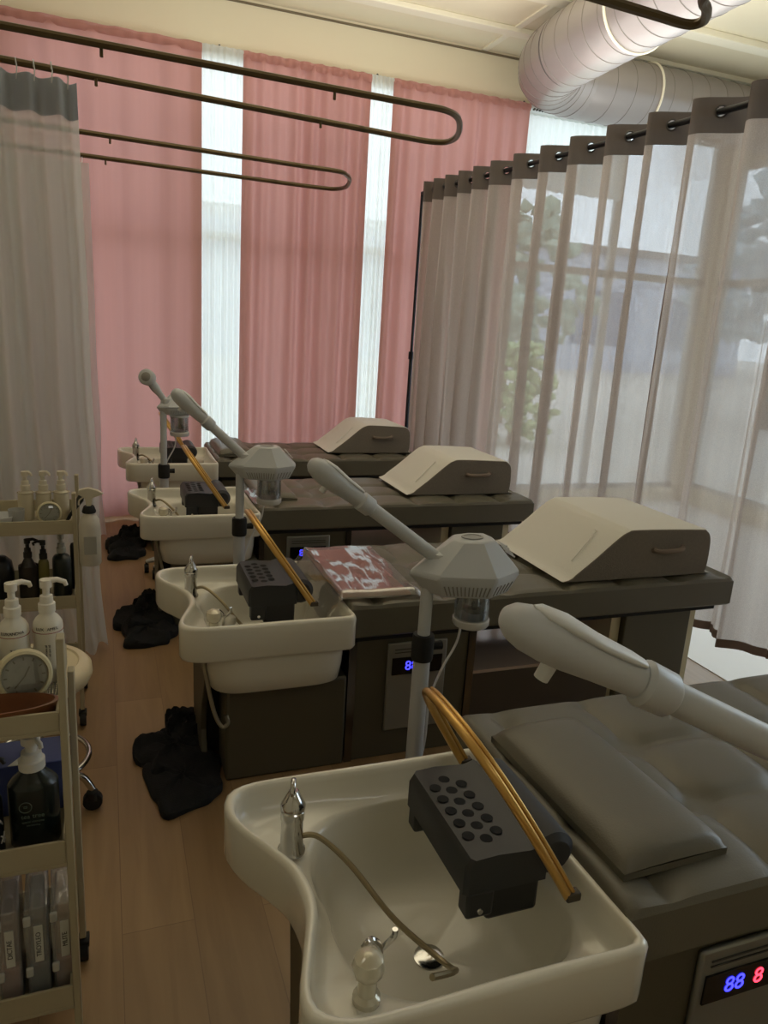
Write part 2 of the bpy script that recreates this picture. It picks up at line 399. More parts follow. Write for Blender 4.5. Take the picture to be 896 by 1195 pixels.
for i, (x0, x1, lb) in enumerate([(.6, 1.0, 'narrow white sheer between the left and middle pink curtains'), (1.8, 2.1, 'narrow white sheer between the middle and right pink curtains')]):
    o, f = curtain(lb, 'sheer_curtain', (x0, YP+.045), (x1, YP+.045), 3.275, .04, SHEER, 9, .014, 20+i, 'white sheers behind the pink curtains')
curtain('short white sheer valance above the taupe screen, right of the pink curtains', 'sheer_valance', (3.14, YP+.055), (4.15, YP+.055), 3.2, 2.66, SHEER, 16, .014, 30)
b = MB(); b.cyl((-.62, YP+.085, 3.235), (3.2, YP+.085, 3.235), .011)
r = b.build('curtain_rod', ROD); tag(r, 'thin rod carrying the pink curtains on the back wall', 'curtain rod')
for x in (-.6, .8, 1.95, 3.19): MB().cyl((x, YP+.085, 3.235), (x, YB, 3.31), .007).build('bracket', ROD, r)
t = thing('curtain_track', 'slotted white track above the window right of the pink curtains', 'curtain track', (3.2, YP+.05, 3.24))
MB().box(0, .95, -.02, .02, 0, .03).build('track', WHITEPL, t, smooth=0)
b = MB()
for k in range(34): b.box(.02+k*.027, .032+k*.027, -.022, .0, -.012, .002)
b.build('glider', mat('glider_dark', (70, 66, 60), .5), t, smooth=0)
MB().box(.80, .98, -.035, .03, -.02, .035).build('end_bracket', GREYPL, t, smooth=0, bevel=.004)
MB().box(.0, .9, .02, .10, .0, .02).build('mounting_bar', WHITEPL, t, smooth=0)

# taupe open-weave curtains on the free-standing screen
RA = Vector((2.5, 2.65, 2.5)); RB = Vector((2.284, 5.60, 2.5))
def rodx(y): return RA.x+(RB.x-RA.x)*(y-RA.y)/(RB.y-RA.y)
st = thing('curtain_stand', 'tall black metal curtain stand holding the taupe curtains', 'curtain stand', (rodx(5.6), 5.6, 0))
def rel(o, p): return Vector(p)-o.location
MB().cyl(rel(st, (rodx(5.6), 5.6, 2.5)), rel(st, (rodx(1.45), 1.45, 2.5)), .014).build('rod', ROD, st)
for y in (5.6, 1.45):
    q = rel(st, (rodx(y), y, 0)); b = MB()
    b.cyl(q+Vector((0, 0, .01)), q+Vector((0, 0, 1.3)), .015).cyl(q+Vector((0, 0, 1.3)), q+Vector((0, 0, 2.51)), .0115)
    b.build('pole', ROD, st)
    MB().lathe([(.0, -.03), (.022, -.03), (.022, .03), (0, .03)], q+Vector((0, 0, 1.3)), 14).build('clamp_knob', ROD, st)
    MB().box(q.x-.04, q.x+.28, q.y-.02, q.y+.02, 0, .012).build('foot', ROD, st, smooth=0)
ys = [1.5, 1.78, 2.06, 2.36, 2.66, 2.96, 3.22, 3.51, 3.80, 4.06, 4.33, 4.58, 4.78, 4.97, 5.15, 5.32, 5.47]
ends = [(0, 5, 'taupe open-weave curtain nearest the camera, at the right edge'),
        (5, 8, 'taupe open-weave curtain behind the wedge pillow of the nearest full bed'),
        (8, 11, 'taupe open-weave curtain with the bright window showing through it'),
        (11, 16, 'taupe open-weave curtain farthest away, next to the black pole')]
for pi_, (i0, i1, lb) in enumerate(ends):
    rnd = random.Random(50+pi_)
    nc = i1-i0; A0 = .074
    wv = [rnd.uniform(.75, 1.15) for _ in range(nc+2)]; sh = [rnd.uniform(-.25, .25) for _ in range(nc+2)]; sw = [rnd.uniform(-1, 1) for _ in range(nc+2)]
    def pos(u, z, i0=i0, nc=nc, wv=wv, sh=sh, sw=sw):
        c = u*nc; k = min(int(c), nc-1); fr = c-k; e = fr*fr*(3-2*fr)
        yc = ys[i0+k]+(ys[i0+k+1]-ys[i0+k])*fr
        v = max(0.0, min(1.0, (2.54-z)/2.27))
        amp = A0*((1-v)+v*(wv[k]*(1-e)+wv[k+1]*e))
        p = 2*PI*fr + v*(sh[k]*(1-e)+sh[k+1]*e)*1.8*math.sin(PI*fr)
        x = rodx(yc)+amp*math.sin(p)+(.016*math.sin(2*PI*(c*2.35)+sw[k]+v*2)+.009*math.sin(2*PI*c*5.2+k+v*3))*min(1, v*2.5)
        y = yc + .022*v*(sw[k]*(1-e)+sw[k+1]*e)*math.sin(PI*u) + .02*v*math.sin(2*p)
        return Vector((x, y, z))
    zt, zh, zb = 2.555, 2.415, .27
    b = MB(); b.grid(lambda u, v: pos(u, zh+(zb-zh)*v), nc*30, 44)
    o = b.build('screen_curtain', LINEN, smooth=180); tag(o, lb, 'curtain', 'taupe curtains on the black stand')
    # grommet centres: the two crossings of each fold
    cent = []
    for k in range(nc):
        for fr in (.0, .5):
            if fr == 0 and k == 0: continue
            cent.append((k+fr)/nc)
    cps = [pos(c, 2.5) for c in cent]
    def skip(u, v):
        p = pos(u, zt+(zh-zt)*v)
        return any((p-c).length < .021 for c in cps)
    b = MB(); b.grid(lambda u, v: pos(u, zt+(zh-zt)*v)+Vector((-.001, -.001, 0)), nc*54, 20, skip)
    b.build('heading_band', LINENHEAD, o, smooth=180)
    for c, p in zip(cent, cps):
        tt = (pos(c+.004, 2.5)-pos(c-.004, 2.5)).normalized(); ax = tt.cross(Vector((0, 0, 1)))
        MB().torus(p, ax, .024, .0045, 22, 6).build('grommet', mat('grommet_grey', (96, 92, 92), .35, .6), o)
    for u0, u1 in ((0, .085/nc), (1-.085/nc, 1)):
        b = MB(); b.grid(lambda u, v: pos(u0+(u1-u0)*u, zt+(zb-zt)*v)+Vector((-.002, -.002, 0)), 3, 50)
        b.build('side_hem', LINENSEAM, o, smooth=180)
    b = MB(); b.grid(lambda u, v: pos(u, zb+.04-.04*v)+Vector((-.002, -.002, 0)), nc*30, 2)
    b.build('bottom_hem', LINENSEAM, o, smooth=180)

# ceiling-hung bronze U rails and the white voile curtains
def urail(label, pts_far, pts_near, end, brk):
    t = thing('curtain_rail', label, 'curtain rail', (XL, pts_far[0][1], 2.4), 0, 'bronze U-shaped curtain rails')
    lp = lambda a_, b_, k: tuple(a_[i]+(b_[i]-a_[i])*k for i in range(3))
    P = [pts_far[0], lp(*pts_far, .9), lp(*pts_far, .97), pts_far[1]]+end+[pts_near[1], lp(*pts_near, .97), lp(*pts_near, .9), pts_near[0]]
    q = smoothpath(P, 10)
    MB().tube([rel(t, (x, y, 2.4)) for x, y, *_ in q], .0135, 8).build('rail', BRONZE, t)
    for x, y in brk:
        MB().lathe([(0, -.028), (.006, -.026), (.006, 0), (0, 0)], rel(t, (x, y, 2.39)), 8).build('end_stop', BRONZE, t)
urail('near U-shaped bronze curtain rail hanging over the beds, with voile at its left', [(XL, 2.93, 2.4), (1.22, 3.08, 2.4)], [(XL, 3.22, 2.4), (1.2, 3.595, 2.4)],
      [(1.33, 3.088, 2.4), (1.42, 3.155, 2.4), (1.505, 3.308, 2.4), (1.565, 3.47, 2.4), (1.567, 3.585, 2.4), (1.49, 3.625, 2.4), (1.357, 3.615, 2.4)], [(.02, 3.03), (.0, 3.42), (.86, 3.07), (.93, 3.53)])
urail('far U-shaped bronze curtain rail in front of the pink curtains', [(XL, 4.36, 2.4), (1.15, 4.63, 2.4)], [(XL, 5.08, 2.4), (1.15, 5.28, 2.4)],
      [(1.345, 4.645, 2.4), (1.416, 4.718, 2.4), (1.485, 4.87, 2.4), (1.54, 5.127, 2.4), (1.505, 5.26, 2.4), (1.40, 5.285, 2.4)], [(.06, 4.53), (.04, 5.2)])
urail('bronze curtain rail end at the top right corner of the picture', [(XL, 1.5, 2.4), (1.1, 1.47, 2.4)], [(XL, 1.82, 2.4), (1.1, 1.9, 2.4)],
      [(1.3, 1.5, 2.4), (1.40, 1.56, 2.4), (1.46, 1.77, 2.4), (1.52, 1.83, 2.4), (1.565, 1.89, 2.4), (1.545, 1.932, 2.4), (1.42, 1.925, 2.4)], [])
o, f = curtain('white voile curtain on the near rail at the left edge', 'voile_curtain', (-1.25, 3.275), (-.07, 3.405), 2.36, .02, SHEERL, 12, .075, 41, 'white voile curtains', flare=.03, edge_wave=.012)
b = MB(); b.grid(lambda u, v: f(u, v*.055)+Vector((0, -.004, 0)), 130, 4); b.build('heading_band', VOILEHEAD, o, smooth=180)
for k in range(20):
    p = f((k+.5)/20, 0)
    MB().tube([p+Vector((0, -.006, -.02)), p+Vector((.004, -.012, .02)), p+Vector((0, -.01, .05)), p+Vector((0, .006, .052)), p+Vector((0, .01, .03))], .0025, 6).build('hook', WHITEPL, o)
o, f = curtain('white voile curtain hanging farther back, behind the near voile', 'voile_curtain', (-1.25, 5.0), (-.055, 5.19), 2.36, .02, SHEERL, 10, .06, 43, 'white voile curtains', flare=.02, edge_wave=.012)
for k in range(16):
    p = f((k+.5)/16, 0)
    MB().tube([p+Vector((0, -.006, -.02)), p+Vector((.004, -.012, .02)), p+Vector((0, -.01, .05)), p+Vector((0, .006, .052))], .0025, 6).build('hook', WHITEPL, o)

# ============================================================ shampoo beds
OUT = [(.585, 0), (.45, 0), (.35, 0), (.16, .0), (.085, .008), (.045, .035), (.04, .08), (.062, .15), (.088, .24), (.082, .33), (.05, .40), (.016, .46), (-.002, .52), (.008, .575), (.05, .60), (.14, .606), (.35, .606), (.5, .606), (.585, .606), (.606, .585), (.606, .5), (.606, .3), (.606, .1), (.606, .02)]
def star(pts, c, n):
    pts = [Vector((p[0], p[1], 0)) for p in smoothpath([(a, b_, 0) for a, b_ in pts], 6, True)]; res = []
    for k in range(n):
        a = 2*PI*k/n; dx, dy = math.cos(a), math.sin(a); best = 0
        for i in range(len(pts)):
            p, q = pts[i], pts[(i+1) % len(pts)]
            ex, ey = q.x-p.x, q.y-p.y; den = dx*ey-dy*ex
            if abs(den) < 1e-9: continue
            s_ = ((p.x-c[0])*ey-(p.y-c[1])*ex)/den; u = ((p.x-c[0])*dy-(p.y-c[1])*dx)/den
            if -1e-6 <= u <= 1+1e-6 and s_ > best: best = s_
        res.append(best)
    return res
NB = 144; CB = (.36, .303)
RO = star(OUT, CB, NB)
def basin_mesh():
    b = MB(); rings = []
    def ring(fn, z, cx=CB[0], cy=CB[1]):
        r = []
        for k in range(NB):
            a = 2*PI*k/NB; R_ = fn(k, a); zz = z(k, a) if callable(z) else z
            r.append(Vector((cx+R_*math.cos(a), cy+R_*math.sin(a), zz)))
        return r
    def bowl(k, a, sc=1.0):
        ex, ey, n = .222*sc, .245*sc, 2.8
        return (abs(math.cos(a)/ex)**n+abs(math.sin(a)/ey)**n)**(-1/n)
    def tub(k, a, sc=1.0):
        ex, ey, n = .238*sc, .288*sc, 6.0
        return (abs(math.cos(a)/ex)**n+abs(math.sin(a)/ey)**n)**(-1/n)
    T = .60
    # underside tub, from bottom up
    rings.append(ring(lambda k, a: tub(k, a, .55), .335)); rings.append(ring(lambda k, a: tub(k, a, .88), .338)); rings.append(ring(lambda k, a: tub(k, a, .95), .352))
    rings.append(ring(lambda k, a: tub(k, a, .985), .41)); rings.append(ring(lambda k, a: min(RO[k]-.02, tub(k, a, 1.0)), .487))
    rings.append(ring(lambda k, a: RO[k]-.016, .484)); rings.append(ring(lambda k, a: RO[k]-.006, .482)); rings.append(ring(lambda k, a: RO[k], .492))
    for d_, z in ((0, .56), (-.001, .588), (.002, .596), (.008, T), (.016, .5995), (.021, .595), (.024, .583), (.030, .556)):
        rings.append(ring(lambda k, a, d_=d_: RO[k]-d_, z))
    def mixr(t):
        def g(k, a):
            bo = min(bowl(k, a), RO[k]-.055); return (RO[k]-.042)*(1-t)+bo*t
        return g
    def dz(base, drop):
        return base
    rings.append(ring(mixr(0.04), .542)); rings.append(ring(mixr(.25), .538)); rings.append(ring(mixr(.7), .533)); rings.append(ring(mixr(.92), .528))
    for s_, z in ((1.0, .515), (.965, .49), (.92, .45), (.86, .41), (.74, .38), (.5, .365), (.2, .358), (.1, .352)):
        rings.append(ring(lambda k, a, s_=s_: min(bowl(k, a), RO[k]-.055)*s_, z))
    b.loft(rings, True, True)
    return b
BASIN = None
QUILT_CACHE = {}
def mattress_mb(L_, W_, zt, th):
    b = MB(); r = .022; sx, sy = .253, .2217
    nx, ny = 110, 46
    def f(u, v):
        x, y = L_*u, W_*v
        ex = min(x, L_-x); ey = min(y, W_-y)
        dx = abs((x-.10) % .255-.0) ; dx = min(dx, .255-dx)
        dyv = abs(y/ (W_/3) - round(y/(W_/3)))*(W_/3)
        edge = min(1, ex/.05)*min(1, ey/.05)
        h = -.012*math.exp(-(dx/.016)**2)-.012*math.exp(-(dyv/.016)**2)
        h += -.022*math.exp(-((dx/.034)**2+(dyv/.034)**2)) - .006*(math.exp(-(dx/.05)**2)+math.exp(-(dyv/.05)**2))
        z = zt+h*edge
        if ex < r: z -= r-math.sqrt(max(0, r*r-(r-ex)**2))
        if ey < r: z -= r-math.sqrt(max(0, r*r-(r-ey)**2))
        return Vector((x, y, max(z, zt-r)))
    # non-uniform spacing so the rounded edges are resolved
    def warp(t, L):
        e = r/L
        if t < .05: return (t/.05)**1.5*e
        if t > .95: return 1-((1-t)/.05)**1.5*e
        return e+(t-.05)/.9*(1-2*e)
    b.grid(lambda u, v: f(warp(u, L_), warp(v, W_)), nx, ny)
    z0 = zt-r; z1 = zt-th
    rect = [(0, 0), (L_, 0), (L_, W_), (0, W_)]
    b.loft([[Vector((x, y, z0)) for x, y in rect], [Vector((x, y, z1+.008)) for x, y in rect], [Vector((min(max(x, .008), L_-.008), min(max(y, .008), W_-.008), z1)) for x, y in rect]], False, True)
    return b
MX = .60
RIMS = ['nearest', 'second', 'third', 'farthest']
RED = mat('red_led', (255, 40, 60), .4, emit=((255, 50, 70), 3)); BLUE = mat('blue_led', (40, 50, 255), .4, emit=((50, 50, 255), 3))
NICKEL = mat('satin_panel', (150, 152, 148), .35, .6)
def make_bed(X0, Y0, L_, label, sprayer, bid, pdx=0.0):
    t = thing('shampoo_bed', label, 'shampoo bed', (X0, Y0, 0), 0, 'head spa beds with porcelain basins')
    bas = basin_mesh().build('basin', PORCELAIN, t, smooth=60)
    tag(bas, 'white porcelain basin with a scalloped left end')
    MB().lathe([(.0, 0), (.028, 0), (.030, .004), (.02, .006), (0, .005)], (CB[0], CB[1], .3525), 20).build('drain', CHROME, bas)
    # mixer tap on the deck beside the notch
    fx, fy, fz = .115, .45, .537
    fa = MB(); fa.lathe([(.027, 0), (.027, .006), (.0225, .012), (.021, .07), (.023, .074), (.023, .092), (.015, .10), (0, .101)], (fx, fy, fz), 20)
    fo = fa.build('faucet', CHROME, t)
    lv = MB(); c0 = Vector((fx, fy, fz+.09)); tl = Vector((.10, .25, 1)).normalized(); fw = Vector((1, -.3, 0)).normalized()
    lv.loft([ell(c0+tl*s_, tl, fw, a1, a2, 18) for s_, a1, a2 in ((0, .023, .023), (.012, .024, .025), (.024, .022, .018), (.034, .018, .012), (.04, .014, .009))])
    lp = []
    for q in range(20):
        th = 2*PI*q/20; lp.append(c0+tl*(.040+.018*math.sin(th))+tl.cross(fw)*.0145*math.cos(th)-fw*.002)
    lv.tube(lp, .0055, 8, True)
    lv.build('lever', CHROME, fo, bevel=.004)
    hs = smoothpath([(fx+.018, fy, fz+.03), (fx+.05, fy-.02, fz+.035), (fx+.10, fy-.07, fz-.0), (fx+.16, fy-.16, fz-.06), (fx+.22, fy-.26, fz-.08), (fx+.20, fy-.33, fz-.02), (fx+.14, fy-.365, fz+.02)], 8)
    MB().tube(hs, .0055, 8).build('hose', mat('braided_hose', (150, 138, 110), .35, .7), fo)
    if sprayer == 'white':
        MB().lathe([(0, 0), (.011, .0), (.011, .03), (.022, .045), (.0225, .07), (.016, .082), (0, .085)], (.205, .26, .45), 18, mtx=Matrix.Rotation(.35, 3, 'Y').to_4x4()).build('spray_head', mat('spray_white', (228, 224, 210), .25), t)
    vb = MB(); vx, vy = .15, .095
    vb.lathe([(.022, 0), (.022, .01), (.015, .016), (.015, .045)], (vx, vy, .535), 16)
    vb.lathe([(0, .045), (.014, .045), (.023, .052), (.026, .065), (.023, .08), (.012, .088), (0, .089)], (vx, vy, .535), 9)
    vb.build('valve_knob', mat('clear_knob', (206, 200, 180), .15, .3), t)
    hk = MB(); hk.tube(smoothpath([(vx+.035, vy+.05, .535), (vx+.038, vy+.05, .575), (vx+.02, vy+.045, .60), (vx+.005, vy+.04, .592)], 6), .006, 8).tube(smoothpath([(vx+.038, vy+.05, .57), (vx+.06, vy+.05, .59), (vx+.062, vy+.05, .605)], 5), .005, 8)
    hk.build('spray_holder', CHROME, t)
    # pedestal with side wing and shut-off pipe
    MB().box(.19, .607, .075, .53, 0, .345).build('pedestal', LEATHER2, t, bevel=.01)
    b = MB(); prof = [(.10, .47), (.13, .35), (.20, .24), (.23, .12), (.17, .0), (.44, 0), (.46, .2), (.50, .47)]
    b.loft([[Vector((.125, y, z)) for y, z in prof], [Vector((.145, y, z)) for y, z in prof]]).build('side_wing', LEATHER2, t, smooth=0, bevel=.003)
    MB().box(.15, .19, .24, .46, .02, .34).build('inner_panel', BLACKRUB, t, smooth=0)
    MB().tube(smoothpath([(.11, .12, .48), (.125, .10, .40), (.15, .08, .27), (.175, .07, .215), (.195, .07, .225), (.19, .075, .25)], 6), .007, 8).build('drain_pipe', mat('pipe_grey', (158, 152, 134), .35, .5), t)
    # padded top
    MW = .672; my = .055
    mt_ = mattress_mb(L_, MW, .62, .128).build('mattress', LEATHER, t, smooth=40, loc=(MX, my, 0))
    tag(mt_, 'button-tufted taupe leather mattress')
    MB().box(MX+.03, MX+L_-.05, my+.03, my+MW-.03, .468, .494).build('support_board', BLACKRUB, t, smooth=0)
    MB().box(MX+.04, MX+.475, my+.035, my+MW-.04, 0, .468).build('base_cabinet', LEATHER2, t, bevel=.004)
    for x in (MX+.012, MX+.475): MB().box(x, x+.028, my+.028, my+MW-.04, 0, .468).build('metal_edge', STEEL, t, smooth=0)
    b = MB().box(MX+.155+pdx, MX+.385+pdx, my+.022, my+.0355, .108, .452); cp = b.build('control_panel', NICKEL, t, bevel=.006)
    MB().box(MX+.172+pdx, MX+.365+pdx, my+.018, my+.0225, .33, .395).build('display', mat('display_black', (8, 8, 14), .15), cp, smooth=0)
    for k in range(2): MB().box(MX+.18+pdx, MX+.36+pdx, my+.0195, my+.0222, .425-k*.012, .428-k*.012).build('groove', mat('groove_dark', (70, 70, 68), .5), cp, smooth=0)
    text('blue_digits', '88', .05, BLUE, cp, (MX+.245+pdx, my+.0170, .362), (PI/2, 0, 0))
    text('red_digits', '8', .05, RED, cp, (MX+.305+pdx, my+.0170, .362), (PI/2, 0, 0))
    x0 = MX+.505; x1 = MX+L_-.52
    MB().box(x0, x1, my+.05, my+MW-.06, .01, .285).build('drawer_box', mat('dark_drawer', (74, 66, 56), .4), t, bevel=.004)
    MB().box(x0, x1, my+.045, my+MW-.055, .285, .297).build('tray_top', mat('tray_gloss', (196, 178, 168), .12, .3), t, smooth=0)
    fx0 = MX+L_-.49; fx1 = MX+L_-.165
    MB().box(fx0, fx1, my+.035, my+MW-.04, 0, .468).build('foot_block', LEATHER2, t, bevel=.004)
    for x in (fx0-.05, fx1+.006): MB().box(x, x+.044, my+.06, my+MW-.09, 0, .468).build('metal_leg', mat('cream_leg', (206, 198, 168), .35, .2), t, smooth=0)
    return t
beds = [
    (.2, .765, 1.64, 'nearest head spa bed, its basin at the bottom and bed running off right', 'chrome', 'A', .055),
    (.155, 2.175, 1.665, 'second head spa bed with plastic-wrapped pink sheet on its head end', 'white', 'B'),
    (.095, 3.515, 1.58, 'third head spa bed, seen behind the bed with the plastic-wrapped sheet', 'chrome', 'C'),
    (.065, 4.79, 1.49, 'farthest head spa bed, against the pink curtains', 'chrome', 'D')]
for a in beds: make_bed(*a)

# waterfall arches standing at the head end, gold
for k, ((X0, Y0, *_), lb) in enumerate(zip(beds, ['gold waterfall arch over the nearest basin', 'gold waterfall arch over the second basin, beside the pink package', 'gold waterfall arch over the third basin', 'gold waterfall arch over the farthest basin, near the pink curtains'])):
    t = thing('waterfall_arch', lb, 'waterfall arch', (X0+[.53, .485, .45, .45][k], Y0+.34, .60), 0, 'gold arches over the basins')
    for dx, rr, nm in ((0, .0085, 'gold_tube'), (.011, .0045, 'water_tube')):
        pts = []
        for i in range(41):
            th = PI*i/40; n = 2/2.6
            cy_ = math.copysign(abs(math.cos(th))**n, math.cos(th)); sz = abs(math.sin(th))**n
            h = .335*sz
            pts.append(Vector((-(.49 if k == 0 else .545)*h+dx, .21*cy_, .80*h+dx*.4)))
        MB().tube(pts, rr, 10).build(nm, GOLD, t)
    for s_ in (-1, 1): MB().box(-.008, .02, s_*.21-.010, s_*.21+.010, -.004, .012).build('foot', mat('arch_foot', (60, 50, 36), .4), t, bevel=.003)

# black neck cradles
nls = ['perforated black neck rest on the nearest basin', 'perforated black neck rest on the second basin beside the pink package', 'perforated black neck rest on the third basin', 'perforated black neck rest on the farthest basin']
for k, ((X0, Y0, *_), lb) in enumerate(zip(beds, nls)):
    dx = [.455, .375, .36, .37][k]; dy = [.31, .27, .27, .27][k]
    t = thing('neck_rest', lb, 'neck rest', (X0+dx, Y0+dy, .53), 0, 'black neck rests on the basins')
    b = MB()
    prof = [(-.105, .075), (-.105, .13), (-.095, .145), (-.05, .148), (.02, .143), (.045, .15), (.06, .12), (.06, .075)]
    b.loft([[Vector((x, y, z)) for x, z in prof] for y in (-.135, -.125, .125, .135)]) if False else b.loft([[Vector((x*s_, y, z)) for x, z in prof] for y, s_ in ((-.135, .93), (-.127, 1), (.127, 1), (.135, .93))])
    b.m(1)
    for r_ in range(3):
        for c in range(5 if r_ != 1 else 6):
            y = (-.075 if r_ != 1 else -.09)+c*.036; x = -.075+r_*.028
            b.lathe([(0, 0), (.0115, 0), (.0115, .0004), (0, .0004)], (x, y, .1476), 14)
    b.build('body', [BLACKPL, DARKHOLE], t, bevel=.006)
    MB().tube([(.075, -.13, .115), (.075, -.12, .115), (.075, .12, .115), (.075, .13, .115)], [.03, .042, .042, .03], 24).build('neck_roll', mat('soft_black', (42, 43, 46), .6), t)
    for s_ in (-1, 1):
        q = MB().box(-.098, -.045, s_*.118-.018, s_*.118+.018, .025, .08).build('bracket', BLACKPL, t, bevel=.006)
        MB().cyl((-.072, s_*.118-.0185, .04), (-.072, s_*.118-.021, .04), .006, .005, 10).build('screw', CHROME, q)
    MB().box(-.05, .055, -.122, .122, .0, .082).build('clamp_block', mat('matt_black', (26, 27, 29), .5), t, bevel=.008)

# head pads and wedge pillows
def pad(label, loc, L_, W_, H_, rz=0):
    b = MB()
    def f(u, v):
        x = (u-.5)*L_; y = (v-.5)*W_
        e = (1-abs(2*u-1)**6)**.5*(1-abs(2*v-1)**10)**.35
        return Vector((x, y, H_*(.35+.65*e)*(.82+.18*(1-(2*u-1)**2))))
    b.grid(f, 30, 40); 
    b.loft([[Vector((sx*L_/2, sy*W_/2, z)) for sx, sy in ((-1, -1), (1, -1), (1, 1), (-1, 1))] for z in (0, H_*.29)], True, False)
    o = b.build('head_pad', LEATHER, smooth=50); o.location = loc; o.rotation_euler = (0, 0, rz); return tag(o, label, 'head pad', 'taupe leather head pads')
pad('taupe leather head pad on the nearest bed', (.945, 1.12, .619), .24, .47, .05, .03)
pad('taupe leather head pad on the third bed, behind the steamer jar', (.82, 3.93, .619), .2, .5, .045)
pad('taupe leather head pad on the farthest bed', (.80, 5.16, .619), .22, .5, .06)
WHITEF = mat('white_knit', (220, 219, 212), .85, bump=(180, .25)); MESHF = mat('grey_mesh_fabric', (126, 118, 108), .9, bump=(320, .5), var=.15, vscale=90)
def wedge(label, x0, x1, y0, y1, rz=0):
    t = thing('wedge_pillow', label, 'wedge pillow', (x0, y0, .619), rz, 'white wedge leg pillows'); Lx = x1-x0; W_ = y1-y0
    prof = [(.012, .004), (.0, .02), (.09, .09), (.19, .172), (.235, .198), (.29, .205), (Lx-.08, .196), (Lx-.03, .187), (Lx-.004, .15), (Lx, .06), (Lx-.008, .012), (Lx-.03, .002)]
    prof = [(p.x, p.y) for p in smoothpath([(a, c, 0) for a, c in prof], 4, True)]
    ins = lambda s_: [(Lx*.52+(x-Lx*.52)*s_, .1+(z-.1)*s_) for x, z in prof]
    b = MB()
    b.loft([[Vector((x, y, z)) for x, z in ins(s_)] for y, s_ in ((0.004, .985), (.012, 1), (W_-.012, 1), (W_-.004, .985))], False, False)
    b.build('cover', WHITEF, t, smooth=60)
    for y, y2 in ((.004, .001), (W_-.004, W_-.001)):
        b = MB(); b.loft([[Vector((x, y, z)) for x, z in ins(.985)], [Vector((x, y2, z)) for x, z in ins(.96)]], False, True)
        b.build('side_panel', MESHF, t, smooth=0)
    hb = MB(); hb.tube(smoothpath([(Lx-.29, .0, .118), (Lx-.27, -.018, .116), (Lx-.18, -.02, .118), (Lx-.15, -.0, .122)], 5), .0105, 8)
    hb.build('handle', mat('mesh_strap', (128, 114, 102), .9), t)
    b = MB(); b.torus((Lx-.29, -.001, .118), (0, 1, 0), .012, .003, 12, 5).torus((Lx-.15, -.001, .122), (0, 1, 0), .012, .003, 12, 5); b.build('handle_stitching', mat('mesh_strap', (128, 114, 102), .9), t)
    # raised seam line on the slanted face
    MB().tube([(.045, .08, .064), (.175, .12, .17), (.18, .14, .172)], .0025, 5).build('seam_piping', WHITEF, t)
wedge('white wedge pillow on the second bed, largest of the three', 1.655, 2.315, 2.275, 2.83)
wedge('white wedge pillow on the third bed', 1.585, 2.20, 3.72, 4.20)
wedge('white wedge pillow on the farthest bed, by the pink curtain', 1.50, 2.09, 5.02, 5.46)

# plastic-wrapped pink sheet
def wrapped(label, x0, x1, y0, y1, z, h, sk, droop):
    t = thing('wrapped_sheet', label, 'plastic-wrapped sheet', (x0, y0, z), 0); W_ = x1-x0; D = y1-y0
    MB().add([(0+.02, 0.02, 0), (W_-.03, .02+sk, 0), (W_-.04, D-.02, 0), (.02, D-.03, 0), (.03, .03, h), (W_-.05, .04+sk, h*.8), (W_-.06, D-.04, h*.8), (.03, D-.04, h)],
             [(0, 1, 2, 3), (4, 7, 6, 5), (0, 4, 5, 1), (1, 5, 6, 2), (2, 6, 7, 3), (3, 7, 4, 0)]).build('folded_sheet', mat('dusty_pink_sheet', (176, 128, 114), .8, bump=(30, .1)), t, bevel=.008)
    rnd = random.Random(4)
    tw = [[rnd.uniform(-1, 1) for _ in range(30)] for _ in range(30)]; NW = 7
    def nz(u, v):
        a, c = u*NW, v*NW; i, j = int(a), int(c); fu, fv = a-i, c-j
        return (tw[i][j]*(1-fu)+tw[i+1][j]*fu)*(1-fv)+(tw[i][j+1]*(1-fu)+tw[i+1][j+1]*fu)*fv
    def f(u, v):
        x = -.0-.05*droop+(W_+.05*droop)*u; y = D*v+sk*u
        zz = h+.008+.006*nz(u, v)
        if x < .02: zz -= (.02-x)*1.5
        if u > .93: zz -= (u-.93)/.07*h*.9
        if v < .03: zz -= (.03-v)/.03*h
        if v > .97: zz -= (v-.97)/.03*h
        return Vector((x, y, max(zz, .003) if x > 0.0 else zz))
    b = MB(); b.grid(f, 48, 48); b.build('plastic_wrap', FILM, t, smooth=180)
wrapped('pink folded sheet in shiny clear plastic on the second bed', .715, 1.03, 2.27, 2.82, .6205, .022, -.02, .9)
t = thing('plastic_bag', 'small crumpled clear plastic on the head end of the third bed', 'plastic bag', (.68, 3.62, .6205))
rnd = random.Random(9)
b = MB(); hh = [[rnd.random() for _ in range(12)] for _ in range(12)]
b.grid(lambda u, v: Vector((.13*u+.01*hh[int(v*10)][int(u*10)], .32*v, .003+.035*hh[int(u*10)][int(v*10)]*min(1, 6*u, 6*v, 6*(1-u), 6*(1-v)))), 10, 10)
b.build('plastic_film', FILM, t, smooth=180)

